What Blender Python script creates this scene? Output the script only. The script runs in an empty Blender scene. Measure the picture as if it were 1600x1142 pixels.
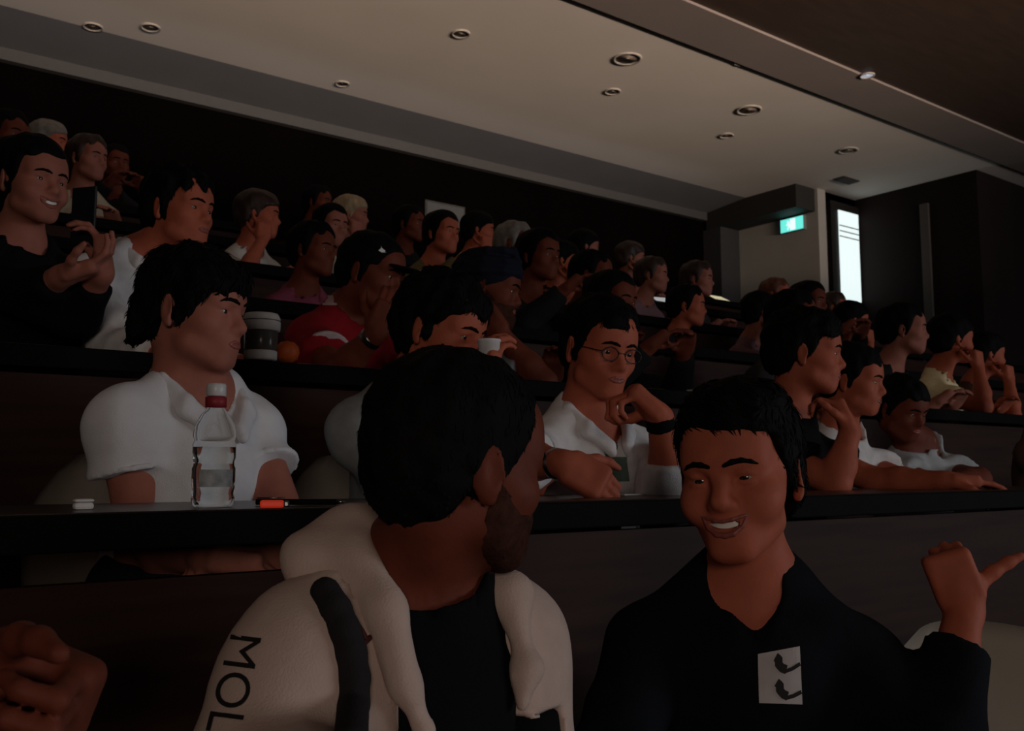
import bpy, bmesh, math, random
import numpy as np
from mathutils import Vector, Matrix
from mathutils.bvhtree import BVHTree

C = bpy.context.scene.collection
SC = bpy.context.scene
PI = math.pi

# ------------------------------------------------------------------ camera
FPX, ZC = 1500.0, 1.13                       # focal length in pixels, eye height above the first tier
PITCH = math.atan(164 / 1500.0)
FW = np.array([0.6, 0.8, 0.0]); RT = np.array([0.8, -0.6, 0.0]); UP = np.array([0, 0, 1.0])
F3 = FW * math.cos(PITCH) + UP * math.sin(PITCH)
U3 = UP * math.cos(PITCH) - FW * math.sin(PITCH)
CAM = np.array([0.0, 0.0, ZC])

cam_data = bpy.data.cameras.new('camera'); cam = bpy.data.objects.new('camera', cam_data); C.objects.link(cam)
cam.location = (0, 0, ZC)
cam.rotation_euler = (PI / 2 + PITCH, 0, -math.atan2(0.6, 0.8))
cam_data.sensor_width = 36; cam_data.lens = 36 * FPX / 1600
cam_data.clip_start = 0.02
cam_data.dof.use_dof = True; cam_data.dof.focus_distance = 1.45
cam_data.dof.aperture_fstop = cam_data.lens / 1000 / 0.0028
SC.camera = cam

# ------------------------------------------------------------------ world, lights, exposure
w = bpy.data.worlds.new('world'); SC.world = w; w.use_nodes = True
w.node_tree.nodes['Background'].inputs[0].default_value = (0, 0, 0, 1)
w.node_tree.nodes['Background'].inputs[1].default_value = 0
SC.view_settings.view_transform = 'Standard'; SC.view_settings.look = 'None'
SC.view_settings.gamma = 1; SC.view_settings.use_curve_mapping = False
SC.view_settings.exposure = 0.0

def area(name, loc, aim, sx, sy, power, col):
    l = bpy.data.lights.new(name, 'AREA'); l.shape = 'RECTANGLE'; l.size = sx; l.size_y = sy
    l.energy = power; l.color = col
    o = bpy.data.objects.new(name, l); C.objects.link(o); o.location = loc
    o.rotation_euler = (Vector(aim) - Vector(loc)).to_track_quat('-Z', 'Y').to_euler()
    return o
area('stage_screen_light', (8.5, -6.5, 1.9), (2.0, 3.0, 1.4), 5.0, 2.6, 210, (0.92, 0.95, 1.0))
area('house_wash_light', (-2.5, -4.0, 2.0), (1.5, 3.0, 1.3), 2.0, 1.0, 48, (1.0, 0.84, 0.72))
area('ceiling_fill_light', (3.0, -2.5, 2.6), (3.8, 6.0, 4.62), 9.0, 0.06, 128, (1.0, 0.76, 0.58)).data.spread = math.radians(50)  # added lamp, brightens the pale ceiling only
area('border_fill_light', (2.5, 6.9, 3.9), (2.5, 8.6, 4.6), 11, 0.2, 1.6, (0.72, 0.8, 1.0))  # added dim blue lamp that tints the ceiling border strip

# ------------------------------------------------------------------ pixel helpers (1600 x 1142 photograph)
def ray(x, y):
    r = F3 + RT * ((x - 800) / FPX) + U3 * ((571 - y) / FPX)
    return r / r.dot(FW)
def at_d(x, y, d): return CAM + ray(x, y) * d
def at_y(x, y, Y):
    r = ray(x, y); return CAM + r * (Y / r[1])
def at_z(x, y, z):
    r = ray(x, y); return CAM + r * ((z - ZC) / r[2])
def at_x(x, y, X):
    r = ray(x, y); return CAM + r * (X / r[0])
def tier(n): return 0.325 * (n - 1)
def row_y(n): return 0.93 + 0.9 * (n - 1)
def desk_y(n): return 0.45 + 0.9 * (n - 1)       # front edge of the worktop of a row
def desk_z(n): return tier(n) + 0.75

# ------------------------------------------------------------------ materials
MATS = {}
def mat(name, col, rough=0.7, var=0.15, scale=20.0, bump=0.0, bscale=80.0, metal=0.0, spec=0.3, stretch=None, sheen=0.0, sss=0.0):
    if name in MATS: return MATS[name]
    m = bpy.data.materials.new(name); m.use_nodes = True
    nt = m.node_tree; b = nt.nodes['Principled BSDF']
    tc = nt.nodes.new('ShaderNodeTexCoord'); src = tc.outputs['Object']
    if stretch:
        mp = nt.nodes.new('ShaderNodeMapping'); mp.inputs['Scale'].default_value = stretch
        nt.links.new(src, mp.inputs['Vector']); src = mp.outputs['Vector']
    n = nt.nodes.new('ShaderNodeTexNoise'); n.inputs['Scale'].default_value = scale; n.inputs['Detail'].default_value = 4
    nt.links.new(src, n.inputs['Vector'])
    r = nt.nodes.new('ShaderNodeValToRGB')
    lo = [c * (1 - var) for c in col]; hi = [min(1, c * (1 + var)) for c in col]
    r.color_ramp.elements[0].position = 0.3; r.color_ramp.elements[1].position = 0.7
    r.color_ramp.elements[0].color = (*lo, 1); r.color_ramp.elements[1].color = (*hi, 1)
    nt.links.new(n.outputs['Fac'], r.inputs['Fac']); nt.links.new(r.outputs['Color'], b.inputs['Base Color'])
    b.inputs['Roughness'].default_value = rough; b.inputs['Metallic'].default_value = metal
    b.inputs['Specular IOR Level'].default_value = spec
    if sheen: b.inputs['Sheen Weight'].default_value = sheen
    if bump:
        n2 = nt.nodes.new('ShaderNodeTexNoise'); n2.inputs['Scale'].default_value = bscale; n2.inputs['Detail'].default_value = 3
        nt.links.new(src, n2.inputs['Vector'])
        bp = nt.nodes.new('ShaderNodeBump'); bp.inputs['Strength'].default_value = bump; bp.inputs['Distance'].default_value = 0.004
        nt.links.new(n2.outputs['Fac'], bp.inputs['Height']); nt.links.new(bp.outputs['Normal'], b.inputs['Normal'])
    MATS[name] = m; return m
def glow(name, col, strength):
    if name in MATS: return MATS[name]
    m = bpy.data.materials.new(name); m.use_nodes = True; nt = m.node_tree
    b = nt.nodes['Principled BSDF']; b.inputs['Base Color'].default_value = (*[min(1, c) * 0.5 for c in col], 1)
    b.inputs['Emission Color'].default_value = (*col, 1); b.inputs['Emission Strength'].default_value = strength
    MATS[name] = m; return m
def glass(name, col=(0.95, 0.97, 0.96), rough=0.03, ior=1.3):
    if name in MATS: return MATS[name]
    m = bpy.data.materials.new(name); m.use_nodes = True
    b = m.node_tree.nodes['Principled BSDF']; b.inputs['Base Color'].default_value = (*col, 1)
    b.inputs['Transmission Weight'].default_value = 1; b.inputs['Roughness'].default_value = rough; b.inputs['IOR'].default_value = ior
    MATS[name] = m; return m
def eye_mat():
    if 'eye' in MATS: return MATS['eye']
    m = bpy.data.materials.new('eye'); m.use_nodes = True; nt = m.node_tree; b = nt.nodes['Principled BSDF']
    tc = nt.nodes.new('ShaderNodeTexCoord'); sp = nt.nodes.new('ShaderNodeSeparateXYZ'); nt.links.new(tc.outputs['Object'], sp.inputs[0])
    r = nt.nodes.new('ShaderNodeValToRGB'); r.color_ramp.interpolation = 'CONSTANT'
    r.color_ramp.elements[0].color = (0.30, 0.24, 0.21, 1)
    e = r.color_ramp.elements[1]; e.position = 0.80; e.color = (0.02, 0.010, 0.007, 1)
    mp = nt.nodes.new('ShaderNodeMath'); mp.operation = 'DIVIDE'; mp.inputs[1].default_value = 0.0125
    nt.links.new(sp.outputs['Y'], mp.inputs[0]); nt.links.new(mp.outputs[0], r.inputs['Fac']); nt.links.new(r.outputs['Color'], b.inputs['Base Color'])
    b.inputs['Roughness'].default_value = 0.15
    MATS['eye'] = m; return m

SKIN = {
    'light': mat('skin_light', (0.34, 0.122, 0.085), 0.62, 0.10, 25, 0.1, 160, spec=0.18),
    'tan':   mat('skin_tan', (0.42, 0.108, 0.060), 0.62, 0.10, 25, 0.1, 160, spec=0.18),
    'brown': mat('skin_brown', (0.145, 0.034, 0.018), 0.62, 0.12, 25, 0.1, 160, spec=0.15),
}
HAIR = mat('hair_black', (0.004, 0.0035, 0.0035), 0.75, 0.4, 40, 0.5, 60, spec=0.08, stretch=(1, 1, 0.25))
HAIR_BROWN = mat('hair_brown', (0.030, 0.014, 0.010), 0.5, 0.35, 40, 0.6, 60, stretch=(1, 1, 0.25))
HAIR_FAIR = mat('hair_fair', (0.34, 0.24, 0.14), 0.5, 0.3, 40, 0.6, 60, stretch=(1, 1, 0.25))
LIPS = mat('lips', (0.27, 0.075, 0.06), 0.4, 0.1)
TEETH = mat('teeth', (0.80, 0.76, 0.70), 0.25, 0.03)
def cloth(name, col, var=0.1): return mat('cloth_' + name, col, 0.9, var, 30, 0.25, 380, spec=0.1)
WHITE = cloth('white', (0.70, 0.68, 0.68)); BLACK = cloth('black', (0.0045, 0.0045, 0.0055)); NAVY = cloth('navy', (0.005, 0.006, 0.009))
DENIM = cloth('dark_denim', (0.02, 0.022, 0.03))

# ------------------------------------------------------------------ mesh builders
def link(name, me, m=None, parent=None, loc=None):
    o = bpy.data.objects.new(name, me); C.objects.link(o)
    if m is not None: me.materials.append(m)
    if parent is not None: o.parent = parent
    if loc is not None: o.location = loc
    return o
def tag(o, label=None, cat=None, group=None, kind=None):
    if label: o['label'] = label
    if cat: o['category'] = cat
    if group: o['group'] = group
    if kind: o['kind'] = kind
    return o
def thing(name, label, cat, loc=(0, 0, 0), rz=0.0, group=None):
    o = bpy.data.objects.new(name, None); C.objects.link(o); o.location = loc; o.rotation_euler = (0, 0, rz)
    o.empty_display_size = 0.1
    return tag(o, label, cat, group)
def bm_obj(name, bm, m, parent=None, loc=None, smooth=False):
    bmesh.ops.recalc_face_normals(bm, faces=bm.faces)
    me = bpy.data.meshes.new(name); bm.to_mesh(me); bm.free()
    if smooth:
        for p in me.polygons: p.use_smooth = True
    return link(name, me, m, parent, loc)
def add_box(bm, x0, x1, y0, y1, z0, z1, bev=0.0):
    v = [bm.verts.new(p) for p in ((x0,y0,z0),(x1,y0,z0),(x1,y1,z0),(x0,y1,z0),(x0,y0,z1),(x1,y0,z1),(x1,y1,z1),(x0,y1,z1))]
    fs = [bm.faces.new([v[i] for i in f]) for f in ((3,2,1,0),(4,5,6,7),(0,1,5,4),(1,2,6,5),(2,3,7,6),(3,0,4,7))]
    if bev:
        es = set(e for f in fs for e in f.edges)
        bmesh.ops.bevel(bm, geom=list(es), offset=bev, segments=2, affect='EDGES', profile=0.5)
def box(name, x0, x1, y0, y1, z0, z1, m, parent=None, bev=0.0, loc=None):
    bm = bmesh.new(); add_box(bm, x0, x1, y0, y1, z0, z1, bev); return bm_obj(name, bm, m, parent, loc)
def lathe(name, prof, m, parent=None, loc=None, seg=32, cap=True):
    bm = bmesh.new(); rings = []
    for r, z in prof:
        rings.append([bm.verts.new((r * math.cos(2*PI*i/seg), r * math.sin(2*PI*i/seg), z)) for i in range(seg)])
    for a, b in zip(rings, rings[1:]):
        for i in range(seg): bm.faces.new((a[i], a[(i+1) % seg], b[(i+1) % seg], b[i]))
    if cap:
        bm.faces.new(rings[0][::-1]); bm.faces.new(rings[-1])
    return bm_obj(name, bm, m, parent, loc, True)
def tube(name, pts, r, m, parent=None, loc=None, seg=10):
    bm = bmesh.new(); rings = []; pts = [Vector(p) for p in pts]
    for i, p in enumerate(pts):
        t = (pts[min(i+1, len(pts)-1)] - pts[max(i-1, 0)]).normalized()
        a = t.orthogonal().normalized() if i == 0 else (a - t * a.dot(t)).normalized()
        b = t.cross(a); rr = r[i] if isinstance(r, (list, tuple)) else r
        rings.append([bm.verts.new(p + (a * math.cos(2*PI*k/seg) + b * math.sin(2*PI*k/seg)) * rr) for k in range(seg)])
    for x, y in zip(rings, rings[1:]):
        for k in range(seg): bm.faces.new((x[k], x[(k+1) % seg], y[(k+1) % seg], y[k]))
    bm.faces.new(rings[0][::-1]); bm.faces.new(rings[-1])
    return bm_obj(name, bm, m, parent, loc, True)
def poly_prism(name, pts, depth, m, parent=None, loc=None, rot=None):
    """flat outline in x-z, extruded along y"""
    bm = bmesh.new(); a = [bm.verts.new((x, 0, z)) for x, z in pts]; b = [bm.verts.new((x, depth, z)) for x, z in pts]
    bm.faces.new(a); bm.faces.new(b[::-1]); n = len(pts)
    for i in range(n): bm.faces.new((a[i], b[i], b[(i+1) % n], a[(i+1) % n]))
    o = bm_obj(name, bm, m, parent, loc)
    if rot: o.rotation_euler = rot
    return o

# ------------------------------------------------------------------ implicit surfaces: shapes are blended as distance fields and meshed (surface nets)
def nrm(v): v = np.asarray(v, float); return v / (np.linalg.norm(v) + 1e-12)
def cap(a, b, ra, rb=None, k=0.02, op='+', flat=False, flata=False): return dict(t='c', a=np.asarray(a, float), b=np.asarray(b, float), ra=ra, rb=ra if rb is None else rb, k=k, op=op, flat=flat, flata=flata)
def ell(c, r, R=None, k=0.02, op='+'): return dict(t='e', c=np.asarray(c, float), r=np.asarray(r, float), R=R, k=k, op=op)
def rbox(c, h, R=None, rnd=0.01, k=0.02, op='+'): return dict(t='b', c=np.asarray(c, float), r=np.asarray(h, float), R=R, rnd=rnd, k=k, op=op)
def func(fn, op='^', k=0.004, c=None, ext=None): return dict(t='f', fn=fn, op=op, k=k, c=c, ext=ext)

def axis(lo, hi, fine, hf, hc):
    xs = [lo]; x = lo
    while x < hi:
        step = hc
        for a, b in fine:
            if a - 1e-6 <= x <= b: step = hf
            elif x < a < x + step: step = max(hf, (a - x) if a - x > hf else hf)
        x += step; xs.append(x)
    return np.array(xs)

def pbounds(p):
    if p['t'] == 'c':
        r = max(p['ra'], p['rb']); return np.minimum(p['a'], p['b']) - r, np.maximum(p['a'], p['b']) + r
    if p['t'] in 'eb':
        r = np.linalg.norm(p['r']) if p['R'] is not None else p['r']
        if p['R'] is not None: r = np.abs(p['R']) @ p['r']
        r = r + p.get('rnd', 0); return p['c'] - r, p['c'] + r
    if p['ext'] is not None: return p['c'] - p['ext'], p['c'] + p['ext']
    return None

def field(prims, hf, hc, boxes, inflate=0.0, noise=None):
    bs = [pbounds(p) for p in prims if p['op'] == '+']
    lo = np.min([b[0] for b in bs], 0) - inflate - 2.5 * hc; hi = np.max([b[1] for b in bs], 0) + inflate + 2.5 * hc
    ax = [axis(lo[i], hi[i], [(b[0][i], b[1][i]) for b in boxes], hf, hc) for i in range(3)]
    F = np.full([len(a) for a in ax], 0.08, np.float32)
    for p in prims:
        b = pbounds(p)
        if b is None: sl = [slice(0, len(a)) for a in ax]
        else:
            pad = p['k'] + inflate + 0.03
            sl = [slice(max(0, np.searchsorted(ax[i], b[0][i] - pad)), np.searchsorted(ax[i], b[1][i] + pad)) for i in range(3)]
        X = ax[0][sl[0]][:, None, None]; Y = ax[1][sl[1]][None, :, None]; Z = ax[2][sl[2]][None, None, :]
        if X.size == 0 or Y.size == 0 or Z.size == 0: continue
        if p['t'] == 'c':
            a, bb = p['a'], p['b']; d = bb - a; L2 = d.dot(d) + 1e-12
            px, py, pz = X - a[0], Y - a[1], Z - a[2]
            tt = (px * d[0] + py * d[1] + pz * d[2]) / L2; t = np.clip(tt, 0, 1)
            D = np.sqrt((px - t * d[0])**2 + (py - t * d[1])**2 + (pz - t * d[2])**2) - (p['ra'] + (p['rb'] - p['ra']) * t) - inflate
            if p['flat']: D = np.maximum(D, (tt - 1) * math.sqrt(L2))
            if p['flata']: D = np.maximum(D, -tt * math.sqrt(L2))
        elif p['t'] == 'f':
            D = p['fn'](X, Y, Z) + 0 * (X + Y + Z)
        else:
            px, py, pz = X - p['c'][0], Y - p['c'][1], Z - p['c'][2]
            if p['R'] is not None:
                R = p['R']; px, py, pz = (px*R[0,i] + py*R[1,i] + pz*R[2,i] for i in range(3))
            r = p['r']
            if p['t'] == 'e':
                r = r + inflate
                k0 = np.sqrt((px/r[0])**2 + (py/r[1])**2 + (pz/r[2])**2); k1 = np.sqrt((px/r[0]**2)**2 + (py/r[1]**2)**2 + (pz/r[2]**2)**2) + 1e-9
                D = k0 * (k0 - 1) / k1
            else:
                qx, qy, qz = np.abs(px) - r[0], np.abs(py) - r[1], np.abs(pz) - r[2]
                D = np.sqrt(np.maximum(qx, 0)**2 + np.maximum(qy, 0)**2 + np.maximum(qz, 0)**2) + np.minimum(np.maximum(qx, np.maximum(qy, qz)), 0) - p['rnd'] - inflate
        A = F[tuple(sl)]; k = p['k']
        if p['op'] == '+':
            h = np.maximum(k - np.abs(A - D), 0) / max(k, 1e-6); N = np.minimum(A, D) - h * h * k / 4
        else:
            if p['op'] == '-': D = -D
            h = np.maximum(k - np.abs(A - D), 0) / max(k, 1e-6); N = np.maximum(A, D) + h * h * k / 4
        F[tuple(sl)] = N
    if noise is not None:
        X = ax[0][:, None, None]; Y = ax[1][None, :, None]; Z = ax[2][None, None, :]
        F += noise(X, Y, Z).astype(np.float32)
    return ax, F

def nets(ax, F):
    S = F < 0; nx, ny, nz = F.shape
    cnt = np.zeros((nx-1, ny-1, nz-1), np.int8)
    for i in (0, 1):
        for j in (0, 1):
            for k in (0, 1): cnt += S[i:nx-1+i, j:ny-1+j, k:nz-1+k]
    act = (cnt > 0) & (cnt < 8); ids = np.full(act.shape, -1, np.int64); I, J, K = np.nonzero(act); n = len(I); ids[I, J, K] = np.arange(n)
    P = np.zeros((n, 3)); W = np.zeros(n)
    cor = [(i, j, k) for i in (0, 1) for j in (0, 1) for k in (0, 1)]
    val = {c: F[I + c[0], J + c[1], K + c[2]] for c in cor}
    pos = lambda c: np.stack([ax[0][I + c[0]], ax[1][J + c[1]], ax[2][K + c[2]]], 1)
    for a in cor:
        for d in range(3):
            if a[d] == 0:
                b = tuple(1 if q == d else a[q] for q in range(3)); va, vb = val[a], val[b]
                m = (va < 0) != (vb < 0); t = np.where(m, va / np.where(m, va - vb, 1), 0)[:, None]
                P += np.where(m[:, None], pos(a) * (1 - t) + pos(b) * t, 0); W += m
    P /= W[:, None]
    Q = []
    for d in range(3):
        s0 = [slice(1, -1)] * 3; s1 = [slice(1, -1)] * 3; s0[d] = slice(0, -1); s1[d] = slice(1, None)
        A = S[tuple(s0)]; B = S[tuple(s1)]; ch = np.nonzero(A != B); st = A[ch]
        e = [c + (0 if q == d else 1) for q, c in enumerate(ch)]
        u, v = (d + 1) % 3, (d + 2) % 3
        def cell(du, dv):
            z = list(e); z[u] = z[u] - 1 + du; z[v] = z[v] - 1 + dv; return ids[z[0], z[1], z[2]]
        q = np.stack([cell(0, 0), cell(1, 0), cell(1, 1), cell(0, 1)], 1)
        q = np.where(st[:, None], q, q[:, ::-1]); Q.append(q[(q >= 0).all(1)])
    return P, np.concatenate(Q)

def relax(P, Q, n=1):
    for _ in range(n):
        A = np.zeros_like(P); w = np.zeros(len(P))
        for i in range(4):
            for j in ((i + 1) % 4,):
                np.add.at(A, Q[:, i], P[Q[:, j]]); np.add.at(A, Q[:, j], P[Q[:, i]]); np.add.at(w, Q[:, i], 1); np.add.at(w, Q[:, j], 1)
        P = 0.5 * P + 0.5 * A / np.maximum(w, 1)[:, None]
    return P

def np_mesh(name, P, Q):
    me = bpy.data.meshes.new(name); me.vertices.add(len(P)); me.vertices.foreach_set('co', P.astype(np.float32).ravel())
    me.loops.add(Q.size); me.loops.foreach_set('vertex_index', Q.astype(np.int32).ravel())
    me.polygons.add(len(Q)); me.polygons.foreach_set('loop_start', np.arange(0, Q.size, 4, dtype=np.int32))
    me.polygons.foreach_set('use_smooth', np.ones(len(Q), bool)); me.update(calc_edges=True)
    return me
def sdf_obj(name, prims, m, origin, parent=None, hf=0.006, hc=0.012, boxes=(), inflate=0.0, noise=None, smooth=1):
    """origin = world point the mesh is stored around; the parent (if any) sits at that same point"""
    ax, F = field(prims, hf, hc, list(boxes), inflate, noise)
    P, Q = nets(ax, F)
    P = relax(P, Q, smooth) - np.asarray(origin)
    return link(name, np_mesh(name, P, Q), m, parent, None if parent is not None else tuple(origin))

def wrinkle(seed, amp, freq, vs=(1, 1, 1)):
    rng = np.random.RandomState(seed); T = []
    for i in range(7):
        d = rng.normal(size=3) * np.array(vs); d = d / np.linalg.norm(d) * freq * rng.uniform(0.6, 1.7); T.append((d, rng.uniform(0, 6.28)))
    def f(X, Y, Z):
        s = 0
        for i, (d, ph) in enumerate(T): s = s + np.sin(X * d[0] + Y * d[1] + Z * d[2] + ph + (0.8 * np.sin(X * 23 + Z * 31) if i % 2 else 0))
        return s * (amp / 3.0)
    return f

# ------------------------------------------------------------------ people
class Head:
    def __init__(s, c, face, pitch=0, roll=0, hs=1.0):
        f = nrm([face[0], face[1], 0]); r = np.cross(f, UP)
        p, q = math.radians(pitch), math.radians(roll)
        f2 = f * math.cos(p) + UP * math.sin(p); u = UP * math.cos(p) - f * math.sin(p)
        s.r = r * math.cos(q) - u * math.sin(q); s.u = u * math.cos(q) + r * math.sin(q); s.f = f2
        s.R = np.stack([s.r, s.f, s.u], 1); s.c = np.asarray(c, float); s.s = hs
    def w(s, x, y, z): return s.c + s.R @ (np.array([x, y, z]) * s.s)
    def E(s, c, r, k=0.02, op='+', rot=None):
        R = s.R if rot is None else s.R @ np.array(rot.to_matrix()) if hasattr(rot, 'to_matrix') else s.R @ np.array(rot)
        return ell(s.w(*c), np.array(r) * s.s, R, k * s.s, op)
    def K(s, a, b, ra, rb=None, k=0.02, op='+'): return cap(s.w(*a), s.w(*b), ra * s.s, None if rb is None else rb * s.s, k * s.s, op)
    def local(s, X, Y, Z):
        px, py, pz = X - s.c[0], Y - s.c[1], Z - s.c[2]
        return tuple((px * s.R[0, i] + py * s.R[1, i] + pz * s.R[2, i]) / s.s for i in range(3))
    def F(s, fn, op='^', k=0.006): return func(lambda X, Y, Z: fn(*s.local(X, Y, Z)) * s.s, op, k)
    def box(s, e=0.14): return (s.c - e * s.s, s.c + e * s.s)

def rotm(axis_, deg): return np.array(Matrix.Rotation(math.radians(deg), 3, axis_))

def head_prims(H, smile=0.0, jaw=1.0, ear=True):
    P = [H.E((0, -.014, .032), (.076, .097, .086)), H.E((0, .028, -.012), (.064, .064, .082), .03),
         H.E((0, .036, -.066), (.047*jaw, .052, .046), .03), H.E((0, .070, -.097), (.021, .020, .017), .03)]
    for x in (-1, 1):
        P += [H.E((x*(.046 + .004*(1 - jaw)*5), .052, -.028), (.022, .028, .022), .03),                       # cheekbone
              H.K((x*.048*jaw, .02, -.068), (x*.018*jaw, .07, -.098), .022*(.4 + .6*jaw), .016, .02),           # jaw line
              H.K((x*.014, .087, .020), (x*.046, .070, .020), .010, .010, .02),          # brow ridge
              H.E((x*.032, .098, -.002), (.017, .016, .0125), .012, '-')]                # eye socket
    P += [H.E((0, .060, .055), (.055, .035, .04), .04),
          H.K((0, .082, .012), (0, .106, -.030), .0085, .0125, .012), H.E((0, .104, -.033), (.0115, .010, .009), .008)]
    for x in (-1, 1): P += [H.E((x*.0125, .096, -.036), (.0085, .010, .0075), .006)]
    P += [H.E((0, .075, -.062), (.032, .024, .026), .02)]
    for x in (-1, 1):                                                                    # lids close over the eyeballs
        P += [H.E((x*.032, .0800, .0062 - .001*smile), (.0170, .0118, .0064), .003), H.E((x*.032, .0790, -.0086 + .0022*smile), (.0165, .0108, .0060), .003)]
    if smile:
        P += [H.K((0, .101, -.0665), (x*.024, .086, -.0600), .0078, .0050, .002, '-') for x in (-1, 1)]
        for x in (-1, 1): P += [H.E((x*.043, .062, -.040), (.020, .024, .020), .02)]
    if ear:
        for x in (-1, 1):
            R = rotm('Z', -x*30)
            P += [H.E((x*.081, -.013, -.006), (.0065, .020, .032), .006, '+', R), H.E((x*.078, -.008, -.034), (.006, .010, .010), .006, '+', R),
                  H.E((x*.0905, -.008, -.002), (.0065, .012, .021), .004, '-', R)]
    return P

def hair_obj(H, o, m, style='short', t=0.014, zf=.056, zs=-.020, zn=-.072, seed=1, hf=0.006, lump=0.003, freq=120, extra=(), cut=(), name='hair', back=0.0, fr=0.030, side=.35, ears=True):
    P = [H.E((0, -.016 - back, .036), (.0785 + t*side, .099 + t + back, .086 + t), .02), H.E((0, -.012 - back, .060), (.074 + t*.8, .092 + t + back, .064 + t), .02),
         H.E((0, -.035 - back, -.012), (.068 + t*side, .074 + t*.8 + back, .075), .03)] + list(extra)
    def line(x, y, z):
        zl = np.interp(y + 0 * x, [-.09, -.045, -.030, -.008, .006, fr, fr + .024, .085], [zn, zn + .008, zn + .045, zs, zs - .012, zs + .030, zf - .006, zf])
        return (zl - z) * 0.75
    P += [H.F(line, '^', .008)] + list(cut)
    if ears: P += [H.E((x*.094, -.012, -.014), (.020, .025, .040), .006, '-') for x in (-1, 1)]
    return sdf_obj(name, P, m, o[0], o[1], hf, hf * 1.6, [H.box(.17)], 0, wrinkle(seed, lump, freq, (1, 1, .45)), 1)

def strands(H, o, hair, n, L, seed, lift=.006, wid=.0022, swirl=(.0, .0, -1.0), m=None):
    """loose locks over the hair: short tapering strips that follow the fall of the hair"""
    me = hair.data; rng = random.Random(seed); V = []; Q = []; nv = len(me.vertices)
    for k in range(n):
        v = me.vertices[rng.randrange(nv)]; p = np.array(v.co) + o[0]; nn = np.array(v.normal); q = H.R.T @ (p - H.c)
        out = nrm(q - np.array([0, -.01, .02])); ln = H.R.T @ nn
        if ln.dot(out) < .45: continue
        fl = np.array([q[0]*6 + rng.uniform(-.5, .5) + swirl[0], (q[1]*5 if q[2] > .07 else 0) + rng.uniform(-.35, .35) + swirl[1], swirl[2] * (1 if q[2] < .08 else .35)])
        t = fl - ln * fl.dot(ln); t = nrm(t); l = L * rng.uniform(.55, 1.1)
        if q[1] > .03 and q[2] < .075: l *= .6
        if q[1] < .02 and q[2] < -.02: l *= .45
        s = nrm(np.cross(ln, t)); base = len(V)
        for j in range(5):
            u = j / 4; w_ = wid * (1 - u*.95) * (1 + .4*math.sin(u*3)); c_ = q + t*l*(u - .25) + ln*(lift*math.sin(u*1.6) - .0015) - out*l*.22*u*u
            for sg in (-1, 1): V.append(H.c + H.R @ (c_ + s*w_*sg) - o[0])
            if j: Q.append((base+2*j-2, base+2*j-1, base+2*j+1, base+2*j))
    return tag(link('hair_locks', np_mesh('hair_locks', np.array(V), np.array(Q)), m or HAIR, hair), kind='stuff')

class Face:
    """finds the skin in front of a point (x, z) of the face"""
    def __init__(s, H, o):
        me = o[1].data; V = np.empty(len(me.vertices)*3, np.float32); me.vertices.foreach_get('co', V); s.H = H
        s.b = BVHTree.FromPolygons((V.reshape(-1, 3) + o[0]).tolist(), [tuple(p.vertices) for p in me.polygons])
    def p(s, x, z, lift=0.0, dflt=.09):
        a = s.H.w(x, .128, z); h = s.b.ray_cast(Vector(a), Vector(-s.H.f))
        y = .128 - h[3]/s.H.s if h[0] is not None else dflt
        if y > .116 or y < .05: y = dflt - 14*x*x
        return (x, y + lift, z)

def eyes(H, o, hf=.002, brow=True, brow_m=None, squint=0.0, wide=.020, lips_=True, smile=0.0, sex=0):
    par = o[1]; Fc_ = Face(H, o)
    for x in (-1, 1):
        bm = bmesh.new(); bmesh.ops.create_uvsphere(bm, u_segments=16, v_segments=10, radius=.0125 * H.s)
        e = bm_obj('eye', bm, eye_mat(), par, tuple(H.w(x*.032, .0765, -.0012) - o[0]), True)
        e.rotation_euler = Matrix(H.R.tolist()).to_euler()
        if brow:
            q = [Fc_.p(x*u, z_, .0005) for u, z_ in ((.011, .0175), (.022, .0215), (.034, .0230), (.045, .0205), (.053, .0160))]; rad = (.0030, .0040, .0038, .0030, .0016)
            P = [H.K(q[i], q[i+1], rad[i], rad[i+1], .002) for i in range(4)]
            sdf_obj('eyebrow', P, brow_m or HAIR, o[0], par, hf, hf, (), 0, None, 0)
    if lips_:
        P = []
        if smile:
            up = [(0, -.0575), (.012, -.0560), (.024, -.0530), (.033, -.0505)]; dn = [(0, -.0775), (.012, -.0755), (.024, -.0665), (.033, -.0505)]; ru = (.0032, .0034, .0028, .0016); rd = (.0046, .0042, .0034, .0016)
        else:
            up = [(0, -.0605), (.008, -.0595), (.016, -.0620), (.024, -.0650)]; dn = [(0, -.0690), (.008, -.0690), (.016, -.0675), (.024, -.0650)]; ru = (.0036, .0038, .0028, .0014); rd = (.0046, .0044, .0034, .0014)
        for x in (-1, 1):
            for ln, rd_ in ((up, ru), (dn, rd)):
                q = [Fc_.p(x*u, z_, -.001) for u, z_ in ln]
                if smile: q = [(a_, max(b_, .097 - 11*a_*a_), c_) for a_, b_, c_ in q]
                P += [H.K(q[i], q[i+1], rd_[i], rd_[i+1], .0015) for i in range(3)]
        sdf_obj('lips', P, LIPS, o[0], par, hf*.8, hf*.8, (), 0, None, 1)
        if smile:
            bm = bmesh.new(); N = 14; rows = []
            for zz in (-.0540, -.0680):
                rows.append([bm.verts.new(H.w(u, .0935 - 14*u*u, zz + 10*u*u) - o[0]) for u in np.linspace(-.0255, .0255, N+1)])
            for i in range(N): bm.faces.new((rows[0][i], rows[1][i], rows[1][i+1], rows[0][i+1]))
            bm_obj('teeth', bm, TEETH, par, None, True)

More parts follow.
